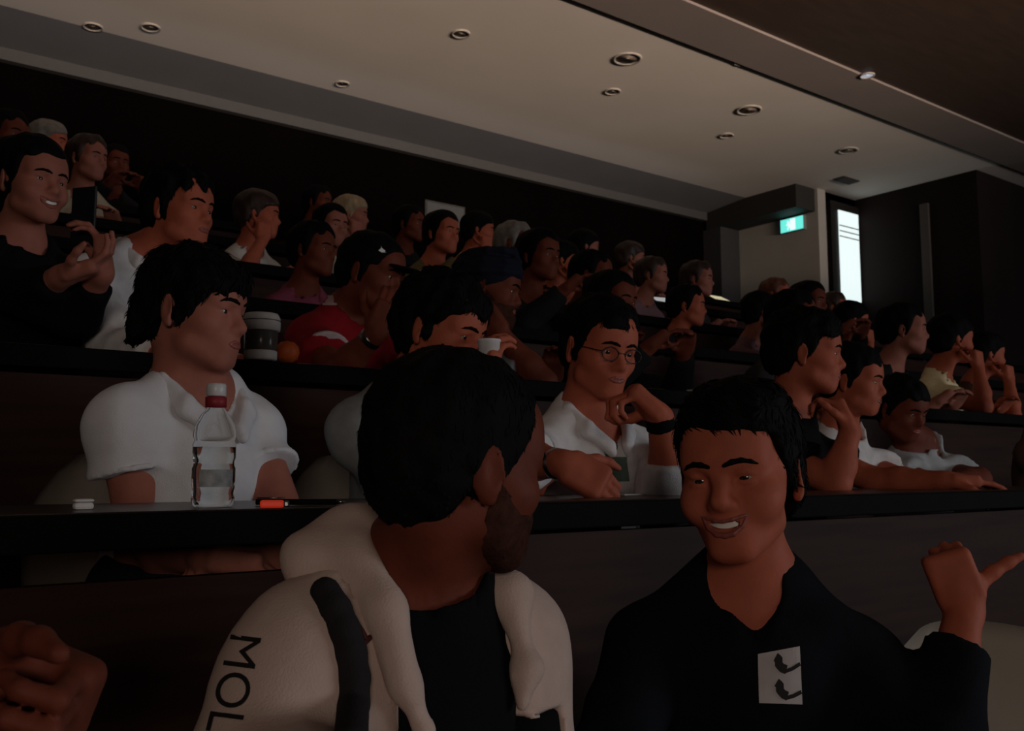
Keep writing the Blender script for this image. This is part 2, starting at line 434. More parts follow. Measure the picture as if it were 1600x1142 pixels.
def rot_about(v, ax, ang): return np.array(Matrix.Rotation(ang, 3, Vector(ax)) @ Vector(v))
def hand_prims(Wp, d, n, side, curl=(.35, .5, .4), spread=.05, thumb=None, tcurl=.3, s=1.0, each=None):
    """side +1 right hand, -1 left; d wrist->knuckles, n out of the palm"""
    d = nrm(d); n = nrm(np.asarray(n, float) - d * np.dot(n, d)); t = np.cross(d, n) * side
    Rm = np.stack([t, d, n], 1); P = [rbox(Wp + d*.048*s, (.028*s, .034*s, .007*s), Rm, .013*s, .012), cap(Wp - d*.01, Wp + d*.03*s, .024*s, .022*s, .02),
                                      ell(Wp + d*.03*s + t*.022*s + n*.008*s, (.016*s, .028*s, .014*s), Rm, .01)]
    L = [(.044, .026, .021), (.048, .030, .022), (.045, .028, .021), (.035, .021, .018)]
    for i in range(4):
        b = Wp + (d*(.090 - .003*abs(i-1) - (.004 if i == 3 else 0)) + t*(.030 - .020*i))*s
        c = each[i] if each is not None else curl
        ang = 0; dd = rot_about(d, n, side * spread * (1.2 - i) * 1.0); p = b - dd * .012 * s
        for j in range(3):
            ang += c[j]; q = p + (dd*math.cos(ang) + n*math.sin(ang)) * (L[i][j] + (.012 if j == 0 else 0)) * s
            r0, r1 = ((.0098, .0088), (.0088, .0080), (.0080, .0068))[j]; f = .86 if i == 3 else 1
            P.append(cap(p, q, r0*s*f, r1*s*f, .004)); p = q
    td = nrm(thumb if thumb is not None else d*.62 + t*.65 + n*.4); p = Wp + (d*.022 + t*.026 + n*.006)*s; ax_ = nrm(np.cross(td, d + n*.5))
    for j, (l, r0, r1) in enumerate(((.046, .0150, .0115), (.033, .0115, .0100), (.026, .0100, .0080))):
        dd = rot_about(td, ax_, tcurl * j); q = p + dd * l * s; P.append(cap(p, q, r0*s, r1*s, .008)); p = q
    return P

def ik(S, Wp, l1, l2, hint):
    v = Wp - S; D = np.linalg.norm(v); D2 = min(D, (l1 + l2) * .995); v = v / D
    a = (l1*l1 - l2*l2 + D2*D2) / (2*D2); h = math.sqrt(max(l1*l1 - a*a, 0)); hp = np.asarray(hint, float); hp = nrm(hp - v * hp.dot(v))
    return S + v*a + hp*h, S + v*D2

def person(label, head, face, torso, n, skin='light', pitch=0, roll=0, hs=1.0, N=None, pelvis=None, arms=({}, {}), group=None,
           top=None, wide=1.0, hf=.0055, hc=.014, smile=0, legs=True, faced=True, lips_=True, ear=True, shoes=False, seed=0, trousers=DENIM, extra_body=(), brow=True, brow_m=None, neck_r=1.0, jaw=1.0):
    head = np.asarray(head, float); H = Head(head, face, pitch, roll, hs); tf = nrm([torso[0], torso[1], 0])
    if N is None: N = head - UP*.172*hs - tf*.02 - np.array([H.f[0], H.f[1], 0])*.02
    N = np.asarray(N, float)
    if pelvis is None: pelvis = np.array([N[0], N[1], 0]) - tf*.05 + UP*(tier(n) + .578)
    pelvis = np.asarray(pelvis, float); U = nrm(N - pelvis); f = nrm(tf - U*tf.dot(U)); r = np.cross(f, U); Ln = np.linalg.norm(N - pelvis)
    T = np.stack([r, f, U], 1); tl = lambda x, y, z: N + T @ np.array([x*wide, y, z])
    o3 = np.array([pelvis[0], pelvis[1], tier(n)])
    TP = [ell(tl(0, -.005, -.105), (.130*wide, .076, .080), T, .05), ell(tl(0, .002, -.19), (.150*wide, .108, .16), T, .05), ell(tl(0, .005, -.36), (.142*wide, .108, .15), T, .06),
          ell(pelvis, (.165*wide, .125, .115), T, .06)]
    SH = []
    for x in (1, -1):
        a = arms[0] if x == 1 else arms[1]
        S = np.asarray(a['S'], float) if 'S' in a else tl(x*.168, -.012, -.105 + a.get('lift', 0))
        SH.append(S); TP += [cap(tl(x*.03, -.025, .012), S + U*.010, .042, .044, .05), ell(S, (.048, .052, .052), T, .04)]
    BP = head_prims(H, smile, jaw, ear) + [cap(H.w(0, -.030, -.055), N - f*.005 + U*.0, .055*hs*neck_r, .062*neck_r, .03)] + list(TP)
    LEG = []
    if legs:
        for x in (1, -1):
            hp = pelvis + r*x*.095 - UP*.01 - f*.0; kn = hp + f*.40 - UP*.01; kn[2] = tier(n) + .545; an = kn - f*.16; an[2] = tier(n) + .09
            LEG += [cap(hp, kn, .082, .060, .03), cap(kn, an, .056, .040, .02)]; BP += LEG[-2:]
            BP += [cap(an - UP*.04 - f*.03, an + f*.13 - UP*.05, .036, .030, .03)]
    boxes = [H.box(.135)]; ARMS = []
    for x, a, S in ((1, arms[0], SH[0]), (-1, arms[1], SH[1])):
        Wp = np.asarray(a['W'], float) if 'W' in a else (tl(x*.12, .30, -.40) * [1, 1, 0] + UP*(desk_z(n) + .035))
        l1, l2 = a.get('l', (.285, .25))
        if 'E' in a: E = np.asarray(a['E'], float)
        else: E, Wp = ik(S, Wp, l1, l2, a.get('hint', r*x*.5 - UP - f*.2))
        bs = a.get('bulk', 1.0)
        ARMS.append((S, E, Wp)); BP += [cap(S, E, .050*bs, .040*bs, .03), cap(E, E + (Wp - E)*.35, .040*bs, .042*bs, .02), cap(E + (Wp - E)*.35, Wp, .042*bs, .0265*bs, .02)]
        h = dict(a.get('hand', {})); d = h.pop('d', Wp - E); nn = h.pop('n', -UP)
        HP = hand_prims(Wp, d, nn, x, s=h.pop('s', .97), **h); BP += HP
        lo = np.min([pbounds(p)[0] for p in HP], 0); hi = np.max([pbounds(p)[1] for p in HP], 0); boxes.append((lo, hi))
    body = sdf_obj('person', BP + list(extra_body), SKIN[skin], o3, None, hf, hc, boxes, 0, None, 1)
    tag(body, label, 'person', group); o = (o3, body)
    if faced: eyes(H, o, lips_=lips_, smile=smile, brow=brow, brow_m=brow_m, hf=.002 if hf < .0045 else .0025)
    top = dict(top or {}); kind = top.get('name', 'shirt'); inf = top.get('inf', .009)
    SP = [dict(p) for p in TP]
    for x, (S, E, Wp) in zip((1, -1), ARMS):
        sl = top.get('sleeve', 'short'); q = top.get('loose', .010)
        if sl == 'short':
            fr = top.get('len', .62); SP += [cap(S, S + (E - S)*fr, .050, .052 + q, .035, flat=True)]
        elif sl == 'long':
            e2 = E + (Wp - E)*top.get('cuff', .93)
            SP += [cap(S, E, .050, .045 + q, .035), cap(E, e2, .046 + q, .033 + q*.6, .02, flat=True)]
    ncut = [cap(N - U*.03 + f*.004, H.w(0, -.02, -.04), .058*neck_r, .068*neck_r, .008, '-')]
    if top.get('neck') == 'v': ncut = [cap(N - U*.015 + f*.006, H.w(0, -.02, -.04), .044*neck_r, .060*neck_r, .006, '-'), cap(tl(0, .05, .012), tl(0, .14, top.get('vdepth', -.12)), .040*neck_r, .001, .006, '-')]
    elif top.get('neck') == 'open': ncut += [cap(tl(0, .02, .03), tl(0, .09, .0), .048, .042, .012, '-'), cap(tl(0, .09, -.01), tl(0, .155, top.get('vdepth', -.15)), .032, .010, .012, '-')]
    else:
        ncut = [cap(N - U*.02 + f*.004, H.w(0, -.02, -.04), .054*neck_r, .066*neck_r, .006, '-'), cap(tl(0, .01, .045), tl(0, .064, .030), .042, .036, .010, '-')]
        if not top.get('collar'): SP += [cap(N - U*.06, N + U*.004 + f*.012, .064*neck_r, .060*neck_r, .03)]
    wr = wrinkle(seed + 11, top.get('wr', .0045), 48) if top.get('wr', .0035) else None
    shirt = sdf_obj(kind, SP + ncut + list(top.get('cut', ())), top.get('mat', WHITE), o3, body, top.get('hf', hf*1.15), hc, list(top.get('boxes', [(tl(-.28,-.2,-.3) - .12, tl(.28,.2,.05) + .12)] if hf < .0045 else [])), inf, wr, 1)
    if top.get('collar'):
        cm = top.get('mat', WHITE) if top['collar'] is True else top['collar']; ch = [(0, -.074, .040), (.055, -.052, .040), (.082, .0, .018), (.066, .060, -.020), (.026, .104, -.062)]
        CP = []
        for x in (1, -1):
            for a_, b_ in zip(ch, ch[1:]): CP.append(cap(tl(x*a_[0]/wide, a_[1], a_[2]), tl(x*b_[0]/wide, b_[1], b_[2]), .012, .012, .01)); CP.append(cap(tl(x*(a_[0]*1.12)/wide, a_[1]*1.12, a_[2]-.018), tl(x*(b_[0]*1.12)/wide, b_[1]*1.1, b_[2]-.02), .011, .011, .018))
        sdf_obj('collar', CP, cm, o3, body, hf*.9, hf*.9, (), 0, None, 2)
    if legs: sdf_obj('trousers', [ell(pelvis, (.168*wide, .128, .118), T, .05)] + LEG, trousers, o3, body, .012, .016, (), .010, None, 1)
    return dict(o=o, H=H, N=N, U=U, f=f, r=r, T=T, tl=tl, arms=ARMS, pelvis=pelvis, body=body, shirt=shirt, torso=TP)

def band(P, arm, t0, t1, rad, m, name, parent=None):
    """a strap or cuff around a forearm"""
    S, E, Wp = P['arms'][arm]; a = E + (Wp - E)*t0; b = E + (Wp - E)*t1
    return sdf_obj(name, [cap(a, b, rad, rad*.97, .001, flat=True, flata=True)], m, P['o'][0], P['body'], .0035, .0035, (), 0, None, 1)

def beard(P, m, thick=.0018, long=0.0, seed=9):
    H = P['H']; o = P['o']; pr = head_prims(H, ear=False)
    if long: pr += [H.E((0, .064, -.100 - long*.4), (.040, .036, .030 + long), .02), H.E((.03, .035, -.085), (.03, .035, .035), .02), H.E((-.03, .035, -.085), (.03, .035, .035), .02)]
    def reg(x, y, z):
        top = np.interp(y + 0*x, [-.01, .006, .022, .05, .075, .10], [-.06, -.012, -.022, -.050, -.050, -.046])
        return np.maximum(z - top, np.maximum(-.002 - y, -.135 - long*2 - z))
    pr += [H.F(reg, '^', .003), H.E((0, .104, -.0665), (.021, .022, .0075), .003, '-')]
    return sdf_obj('beard', pr, m, o[0], o[1], .0038, .0045, (), thick, wrinkle(seed, .0010, 260), 1)

def glasses(P, m):
    H = P['H']; o = P['o']; pr = []
    for x in (-1, 1):
        pts = [(x*.034 + .024*math.cos(a), .101, -.004 + .017*math.sin(a)) for a in np.linspace(0, 2*PI, 15)]
        for a, b in zip(pts, pts[1:]): pr.append(H.K(a, b, .0018, k=.001))
        pr.append(H.K((x*.058, .099, .0), (x*.080, .01, .004), .0018, k=.001))
    pr.append(H.K((-.010, .103, .0), (.010, .103, .0), .0018, k=.001))
    return sdf_obj('glasses', pr, m, o[0], o[1], .0018, .0022, (), 0, None, 0)

# ------------------------------------------------------------------ chairs
SHELL = mat('chair_shell', (0.62, 0.55, 0.47), 0.45, 0.05, 6); STEEL = mat('steel', (0.25, 0.25, 0.26), 0.3, 0.1, metal=1.0)
def chair(x, y, n, rz, label, group=None):
    t = thing('shell_chair', label, 'chair', (x, y, tier(n)), rz, group)
    bm = bmesh.new(); NU, NV = 18, 20; g = []
    for j in range(NV + 1):                       # from the seat's front lip to the top of the back; faces -y
        v = j / NV; row = []
        if v < .45: q = v / .45; cy, cz, hw = -.22 + .40*q, .455 - .02*math.sin(q*PI) , .21 + .015*math.sin(q*PI)
        else:
            q = (v - .45) / .55; cy, cz, hw = .18 + .06*math.sin(min(1, q*1.2)*PI/2), .455 + .39*q - .02*(1 - q), .225 - .01*q
            hw = hw * (1 if q < .55 else math.sqrt(max(.30, 1 - ((q - .55)/.53)**2)))
        for i in range(NU + 1):
            u = -1 + 2*i/NU; s = abs(u)**2.2
            if v < .45: p = (u*hw, cy, cz + .035*s*math.sin(min(1, v/.45 + .15)*PI*.5))
            else: p = (u*hw, cy - .10*s*(1 - .35*q), cz - .010*s)
            row.append(bm.verts.new(p))
        g.append(row)
    for j in range(NV):
        for i in range(NU): bm.faces.new((g[j][i], g[j][i+1], g[j+1][i+1], g[j+1][i]))
    bmesh.ops.solidify(bm, geom=bm.faces[:], thickness=.010)
    bm_obj('shell', bm, SHELL, t, None, True)
    lathe('pedestal', [(.035, 0.02), (.032, .30), (.05, .40), (.11, .425)], STEEL, t, (0, 0, 0), 20)
    lathe('base', [(.17, 0), (.17, .012), (.05, .03), (.03, .03)], STEEL, t, (0, 0, 0), 24)
    return t

# ------------------------------------------------------------------ the room
WALLM = mat('dark_wall', (0.0014, 0.0009, 0.0009), 0.9, 0.2, 2, stretch=(1, 1, .1), spec=0.02)
PANELM = mat('side_panel', (0.014, 0.0095, 0.0088), 0.7, 0.2, 2, stretch=(1, 1, .1), spec=0.1)
CEIL = mat('ceiling_plaster', (0.62, 0.58, 0.54), 0.8, 0.03, 1.5)
CEIL_BAND = mat('ceiling_border', (0.135, 0.138, 0.150), 0.7, 0.04, 3)
CEIL_DARK = mat('ceiling_dark_timber', (0.045, 0.029, 0.022), 0.6, 0.12, 3, stretch=(1, 6, 1))
CEIL_RIB = mat('ceiling_rib', (0.20, 0.17, 0.16), 0.7, 0.04, 2)
FLOORM = mat('carpet', (0.022, 0.019, 0.018), 0.95, 0.3, 60)
TIMBER = mat('desk_panel', (0.031, 0.0135, 0.0105), 0.55, 0.25, 6, stretch=(.4, 1, 6), spec=0.08)
TOPM = mat('desk_top', (0.010, 0.008, 0.008), 0.3, 0.2, 10, spec=0.35)
EDGE = mat('desk_edge', (0.004, 0.0035, 0.0035), 0.7, 0.2, 10, spec=0.05)
HC = 3.26 + ZC                     # ceiling height
def struct(o): o['kind'] = 'structure'; return o
def quad_prism(name, pts, z0, z1, m):
    bm = bmesh.new(); a = [bm.verts.new((x, y, z0)) for x, y in pts]; b = [bm.verts.new((x, y, z1)) for x, y in pts]; n = len(pts)
    bm.faces.new(a[::-1]); bm.faces.new(b)
    for i in range(n): bm.faces.new((a[i], a[(i+1) % n], b[(i+1) % n], b[i]))
    return struct(bm_obj(name, bm, m))
XL, XR = -7.0, 17.0
# stepped floor, one profile
prof = [(-10, -.325 - .3), (-10, -.325), (desk_y(1) + .06, -.325)]
for n in range(1, 8):
    prof += [(desk_y(n) + .06, tier(n)), (desk_y(n + 1) + .06, tier(n))] if n < 7 else [(desk_y(7) + .06, tier(7)), (6.75, tier(7)), (6.75, tier(8)), (8.2, tier(8))]
prof += [(8.2, -.625)]
bm = bmesh.new(); a = [bm.verts.new((XL, y, z)) for y, z in prof]; b = [bm.verts.new((XR, y, z)) for y, z in prof]
bm.faces.new(a); bm.faces.new(b[::-1])
for i in range(len(prof)): bm.faces.new((a[i], b[i], b[(i+1) % len(prof)], a[(i+1) % len(prof)]))
struct(bm_obj('floor', bm, FLOORM))
struct(box('wall_back', XL, 9.4, 8.0, 8.2, -.6, HC + .3, WALLM))
struct(box('wall_left', XL - .2, XL, -10, 8.2, -.6, HC + .6, WALLM))
struct(box('wall_front', XL - .2, XR + .2, -10.2, -10, -.6, HC + .6, WALLM))
struct(box('wall_right', XR, XR + .2, -10, 5.3, -.6, HC + .6, WALLM))
PALE = mat('pale_wall', (0.34, 0.33, 0.31), 0.8, 0.05, 2)
wx = 9.35
struct(box('wall_exit', wx, wx + .15, 6.56, 8.0, .5, HC, PALE))
struct(box('wall_door', wx + .15, 10.35, 6.6, 6.75, .5, HC, PANELM))
struct(box('wall_side', 10.15, 10.35, 5.1, 6.6, -.4, HC, PANELM))
struct(box('wall_rear_right', 10.35, XR, 5.1, 5.3, -.6, HC, PANELM))
p = at_x(1450, 420, 10.15)
struct(box('trim_1', 10.115, 10.16, p[1] - .05, p[1] + .05, .9, HC - .25, mat('trim_strip', (0.075, 0.066, 0.060), 0.6, 0.05)))
# ceiling: pale main field over the upper rows, border strip along the back wall, a rib, dark timber towards the stage
struct(box('ceiling', XL, XR, 4.86, 7.32, HC, HC + .2, CEIL))
bm = bmesh.new(); y0, y1 = 7.32, 8.0
vs = [bm.verts.new(q) for q in ((XL, y0, HC), (XR, y0, HC), (XR, y1, HC - .06), (XL, y1, HC - .06), (XL, y0, HC + .2), (XR, y0, HC + .2), (XR, y1, HC + .2), (XL, y1, HC + .2))]
for f in ((3,2,1,0),(4,5,6,7),(0,1,5,4),(1,2,6,5),(2,3,7,6),(3,0,4,7)): bm.faces.new([vs[i] for i in f])
struct(bm_obj('ceiling_border', bm, CEIL_BAND))
struct(box('trim_2', XL, 9.35, 7.93, 8.0, HC - .15, HC - .05, mat('back_ledge', (0.05, 0.05, 0.052), 0.7, 0.05)))
struct(box('ceiling_rib', XL, XR, 4.36, 4.82, HC - .02, HC + .2, CEIL_RIB))
struct(box('trim_3', XL, XR, 4.82, 4.86, HC + .02, HC + .2, mat('groove', (0.16, 0.14, 0.13), 0.8, 0.05)))
struct(box('ceiling_stage', XL, XR, -10, 4.36, HC + .0, HC + .2, CEIL_DARK))
struct(box('trim_4', 9.0, 10.2, 6.6, 7.95, 2.99 + ZC, HC, mat('bulkhead', (0.022, 0.021, 0.020), 0.7, 0.05)))
struct(box('trim_5', 9.0, 9.36, 7.72, 8.0, .5, 2.99 + ZC, mat('rear_return', (0.03, 0.03, 0.033), 0.7, 0.1)))

struct(box('light_blocker_lip', -1.8, 7.8, -1.50, -1.46, 2.40, 2.69, WALLM)); struct(box('light_blocker_tray', -1.8, 7.8, -2.9, -1.46, 2.36, 2.40, WALLM))      # unseen lip and tray, added to keep the ceiling fill off the people
# door with its tall lit glazed panel
d0 = at_y(1307, 400, 6.59); d1 = at_y(1337, 400, 6.59); zt = at_y(1322, 334, 6.59)[2]; zb = at_y(1325, 471, 6.59)[2]
dr = struct(box('door_1', d0[0] - .14, d1[0] + .14, 6.55, 6.599, tier(7) + .0, zt + .10, mat('door_leaf', (0.012, 0.010, 0.010), 0.5, 0.2)))
pn = box('glazed_panel', d0[0], d1[0], 6.535, 6.549, zb, zt, glow('lit_glass', (0.74, 0.86, 0.86), 1.05), dr)
for z in (.18, .245, .31): box('glazing_bar', d0[0] - .005, d1[0] + .005, 6.525, 6.534, zt - z - .010, zt - z, mat('glazing_bar', (0.10, 0.11, 0.11), 0.5), dr)
lathe('door_handle', [(.012, 0), (.012, .3)], STEEL, dr, (d0[0] - .08, 6.52, 2.7 - .6), 12)

# exit sign
s = at_x(1239, 351, wx - .03); s2 = at_x(1220, 351, wx); s3 = at_x(1257, 351, wx)
L = abs(s2[1] - s3[1]); ex = thing('exit_sign', 'glowing green and white exit sign high on the pale wall beside the lit door panel', 'sign', (wx - .001, s[1], s[2]))
box('housing', -.05, 0, -L/2, L/2, -.085, .085, mat('sign_case', (0.2, 0.25, 0.24), 0.5), ex, .004)
box('green_face', -.054, -.0505, -L/2 + .008, L/2 - .008, -.077, .077, glow('sign_green', (0.16, 0.88, 0.76), 0.95), ex)
lit = glow('sign_white', (0.85, 1.0, 0.97), 1.0)
box('door_symbol', -.0575, -.0545, -.050, .020, -.066, .066, lit, ex)
man = [(-.016, .03), (-.006, .052), (.010, .046), (.006, .018), (.026, .004), (.022, -.006), (.000, .004), (-.006, -.018), (.012, -.036), (.008, -.058), (-.002, -.058), (-.002, -.038), (-.022, -.020), (-.034, -.052), (-.044, -.048), (-.028, -.006)]
bm = bmesh.new(); vv = [bm.verts.new((-.0578, y + .052, z)) for y, z in man]; bm.faces.new(vv)
r_ = bmesh.ops.extrude_face_region(bm, geom=bm.faces[:]); bmesh.ops.translate(bm, verts=[q for q in r_['geom'] if isinstance(q, bmesh.types.BMVert)], vec=(.003, 0, 0))
bm_obj('running_figure', bm, lit, ex)

# ceiling fittings
RIM = mat('downlight_rim', (0.36, 0.33, 0.30), 0.6); DARKIN = mat('downlight_inside', (0.13, 0.105, 0.09), 0.6)
def downlight(px_, py_, r, label, lit_=None, z=None):
    q = at_z(px_, py_, (z or HC) - .004); t = thing('downlight', label, 'light', (q[0], q[1], z or HC), 0, None)
    lathe('rim', [(r*.80, -.003), (r*.86, -.012), (r, -.010), (r*1.02, 0)], RIM, t, (0, 0, 0), 24, False)
    lathe('lamp', [(r*.80, -.004), (.001, -.003)], lit_ or DARKIN, t, (0, 0, 0), 24)
downlight(980, 92, .115, 'large dark round ceiling fitting, the widest one on the pale ceiling')
downlight(1170, 172, .115, 'dark round ceiling fitting between the widest one and the exit sign')
downlight(1325, 235, .10, 'dark round ceiling fitting just above the slot vent near the door')
downlight(1160, 97, .07, 'small tan ceiling spot near the groove, above the middle dark fitting', mat('tan_lamp', (0.30, 0.18, 0.06), 0.5))
downlight(720, 53, .07, 'small dark ceiling spot nearest the top edge, left of the widest fitting')
downlight(957, 143, .07, 'faint small ceiling spot just below the widest round fitting')
downlight(1135, 212, .07, 'faint small ceiling spot below the dark fitting nearest it')
downlight(145, 42, .07, 'tiny dark ceiling spot, leftmost on the pale ceiling')
downlight(235, 43, .07, 'tiny dark ceiling spot, second from the left end of the ceiling')
downlight(535, 131, .06, 'tiny dark ceiling spot along the border strip above the fair-haired woman')
downlight(665, 195, .07, 'tiny dark ceiling spot on the border strip above the grey wall panel')
downlight(1355, 118, .060, 'lit white ceiling spot on the rib by the dark timber ceiling', glow('spot_lamp', (0.55, 0.6, 0.7), 0.55), HC - .02)
q = at_z(1322, 281, HC); t = thing('ceiling_vent', 'dark narrow slot vent in the ceiling above the lit door panel', 'vent', (q[0], q[1], HC))
DARKV = mat('vent_dark', (0.02, 0.018, 0.017), .7)
box('vent_frame', -.15, .15, -.075, .075, -.012, 0, DARKV, t, .003)
for i in range(5): box('slat', -.135, .135, -.063 + .026*i, -.051 + .026*i, -.020, -.0125, mat('vent_slat', (0.05, 0.046, 0.043), .7), t)

# grey panel on the back wall
q0 = at_y(663, 312, 7.99); q1 = at_y(725, 345, 7.99)
wp = thing('wall_panel', 'dim grey framed rectangular panel on the black back wall', 'panel', (q0[0], 7.999, q1[2] - .12))
box('frame', 0, q1[0] - q0[0], -.03, 0, 0, q0[2] - q1[2] + .12, mat('panel_frame', (0.03, 0.03, 0.03), 0.5), wp, .004)
box('face', .02, q1[0] - q0[0] - .02, -.034, -.0305, .02, q0[2] - q1[2] + .10, mat('panel_face', (0.055, 0.060, 0.066), 0.6, 0.05), wp)

# ------------------------------------------------------------------ long worktops, one per row
ROWNAMES = {1: 'black-topped timber desk of the front row, below the frame', 2: 'long black-edged desk with brown timber front, nearest one behind the two talking men',
            3: 'long dark desk behind the man in the white polo, under the red-shirted man', 4: 'long dark desk behind the man in the dark turban',
            5: 'long dark desk with a pale timber front behind the red-shirted man', 6: 'long dark desk in front of the fair-haired woman, high at the back', 7: 'topmost long dark desk, nearest the black back wall'}
LEGM = mat('desk_leg', (0.03, 0.028, 0.027), 0.5)
for n in range(2, 8):
    y, z = desk_y(n), desk_z(n); xr = 9.3 if n > 4 else 9.6
    t = thing('desk', ROWNAMES[n], 'desk', (3.0, y, tier(n)))
    box('worktop', -8.0, xr - 3, 0, .37, .705, .75, TOPM, t, .004)
    box('edge_strip', -8.0, xr - 3, -.012, -.0005, .700, .748, EDGE, t, .003)
    if n == 2:                                # the near desk is open under its top at one end
        box('front_panel', -8.0, -2.2, .035, .058, -.325, .655, TIMBER, t); box('front_panel', -2.199, xr - 3, .035, .058, -.325, .69, TIMBER, t)
    else: box('front_panel', -8.0, xr - 3, .035, .058, -.325, .69, TIMBER, t)
    for x in np.arange(-7.5, xr - 3, 1.95): box('leg', x - .02, x + .02, .062, .33, .001, .7045, LEGM, t)

def wm_bvh(o, origin):
    me = o.data; V = np.empty(len(me.vertices) * 3, np.float32); me.vertices.foreach_get('co', V); V = V.reshape(-1, 3) + np.asarray(origin)
    return BVHTree.FromPolygons(V.tolist(), [tuple(p.vertices) for p in me.polygons])
def decal(name, P, tgt, corners, verts, faces, m, lift=.0015, thick=.0012):
    """lays a flat print (u,v in 0..1) on cloth; corners: where (0,0) (1,0) (0,1) (1,1) sit, as photograph pixels"""
    bv = wm_bvh(tgt, P['o'][0]); c = [np.array(q, float) for q in corners]; pts = []; ok = True
    for u, v in verts:
        q = c[0]*(1-u)*(1-v) + c[1]*u*(1-v) + c[2]*(1-u)*v + c[3]*u*v
        h = bv.ray_cast(Vector(CAM), Vector(ray(*q)).normalized())
        if h[0] is None: pts.append(pts[-1] if pts else np.zeros(3)); continue
        nn = np.array(h[1]); nn = nn if nn.dot(ray(*q)) < 0 else -nn
        pts.append(np.array(h[0]) + nn * lift - P['o'][0])
    bm = bmesh.new(); vs = [bm.verts.new(p) for p in pts]
    for f in faces:
        try: bm.faces.new([vs[i] for i in f])
        except ValueError: pass
    bmesh.ops.remove_doubles(bm, verts=bm.verts[:], dist=1e-5)
    me = bpy.data.meshes.new(name); bm.to_mesh(me); bm.free()
    return link(name, me, m, tgt if tgt.parent is None else tgt, None)
def grid(nu, nv):
    return [(i/nu, j/nv) for j in range(nv+1) for i in range(nu+1)], [(j*(nu+1)+i, j*(nu+1)+i+1, (j+1)*(nu+1)+i+1, (j+1)*(nu+1)+i) for j in range(nv) for i in range(nu)]
def strip(pts, wid, n=6):
    """a thick polyline in u,v"""
    V = []; Fc = []; pts = [np.array(p, float) for p in pts]
    dense = [a + (b - a) * k / n for a, b in zip(pts, pts[1:]) for k in range(n)] + [pts[-1]]
    for i, p in enumerate(dense):
        t = nrm(dense[min(i+1, len(dense)-1)] - dense[max(i-1, 0)]); nn = np.array([-t[1], t[0]])
        V += [tuple(p + nn*wid), tuple(p - nn*wid)]
        if i: Fc.append((2*i-2, 2*i-1, 2*i+1, 2*i))
    return V, Fc
def shift(pts, V=0): return pts

# ================================================================== the two men talking in front
# --- man in the beige hoodie, looking away to the right
h1 = at_d(716, 727, 1.12); N1 = at_d(664, 898, 1.16)
A1r = dict(E=at_d(412, 1225, 1.02), W=at_d(560, 1330, .82)); A1l = dict(E=at_d(818, 1250, 1.22), W=at_d(740, 1330, 1.0))
HOOD = cloth('oatmeal', (0.56, 0.42, 0.36), 0.05); DARKP = cloth('charcoal', (0.022, 0.020, 0.021))
p1 = person('bearded man in a beige hooded jacket over a black tee, head turned away', h1, RT*.80 + FW*.60, (.06, -1), 1, 'brown', pitch=-5, roll=2, hs=.99, N=N1, arms=(A1r, A1l), wide=.86,
            hf=.0038, hc=.014, top=dict(name='t_shirt', mat=BLACK, neck='crew', inf=.007, wr=.003))
ho = hair_obj(p1['H'], p1['o'], HAIR, t=.010, zf=.054, zs=-.034, zn=-.080, seed=4, hf=.0045, lump=.0022, freq=150)
strands(p1['H'], p1['o'], ho, 1500, .022, 3, .004)
beard(p1, mat('beard', (0.050, 0.019, 0.013), 0.8, 0.3, 60, 0.5, 120, spec=.05))
tl = p1['tl']; o1 = p1['o'][0]
def hoodie_prims():
    P = [dict(p) for p in p1['torso']]
    S, E, Wp = p1['arms'][0]; P += [cap(S, E, .062, .062, .05), cap(E, Wp, .062, .045, .02)]
    S2, E2, W2 = p1['arms'][1]; P += [cap(S2, E2, .052, .054, .05), cap(E2, W2, .060, .045, .02)]
    return P
OPEN = [cap(tl(.0, .14, -.02), tl(.0, .22, -.30), .082, .112, .01, '-'), cap(tl(.0, .05, .05), tl(.0, .16, -.06), .072, .070, .012, '-'), cap(p1['N'] - p1['U']*.04, p1['H'].w(0, -.02, -.02), .076, .085, .01, '-')]
hb = [(tl(-.3, -.2, -.35) - .1, tl(.3, .2, .05) + .1)]
UPc = p1['U']; Nn = p1['N']; rr = p1['r']
def arm_dist(X, Y, Z, k=0):
    S, E, Wp = p1['arms'][k]; d = E - S; L2 = d.dot(d)
    t = np.clip(((X-S[0])*d[0] + (Y-S[1])*d[1] + (Z-S[2])*d[2]) / L2, -.2, 1.3)
    return np.sqrt((X-S[0]-t*d[0])**2 + (Y-S[1]-t*d[1])**2 + (Z-S[2]-t*d[2])**2)
low = lambda X, Y, Z: (X-Nn[0])*UPc[0] + (Y-Nn[1])*UPc[1] + (Z-Nn[2])*UPc[2] + .150      # >0 above the colour change
lat = lambda X, Y, Z: (X-Nn[0])*rr[0] + (Y-Nn[1])*rr[1] + (Z-Nn[2])*rr[2]
wr1 = wrinkle(21, .004, 22)
sleeve_or_top = func(lambda X, Y, Z: np.minimum(-low(X, Y, Z), .150 - np.abs(lat(X, Y, Z))) , '^', .003)
lower_only = func(lambda X, Y, Z: np.maximum(low(X, Y, Z) + .002, np.abs(lat(X, Y, Z)) - .148), '^', .003)
hoodie = sdf_obj('hooded_jacket', hoodie_prims() + OPEN + [sleeve_or_top], HOOD, o1, p1['body'], .0045, .014, hb, .021, wr1, 1)
sdf_obj('jacket_lower_panel', hoodie_prims() + OPEN + [lower_only], BLACK, o1, p1['body'], .0065, .014, hb, .0215, wr1, 1)
hp = []
ch = [(.082, .112, -.132, .014), (.098, .098, -.095, .018), (.104, .050, -.022, .026), (.100, -.02, .016, .032), (.072, -.078, .026, .042), (0, -.105, .026, .048)]
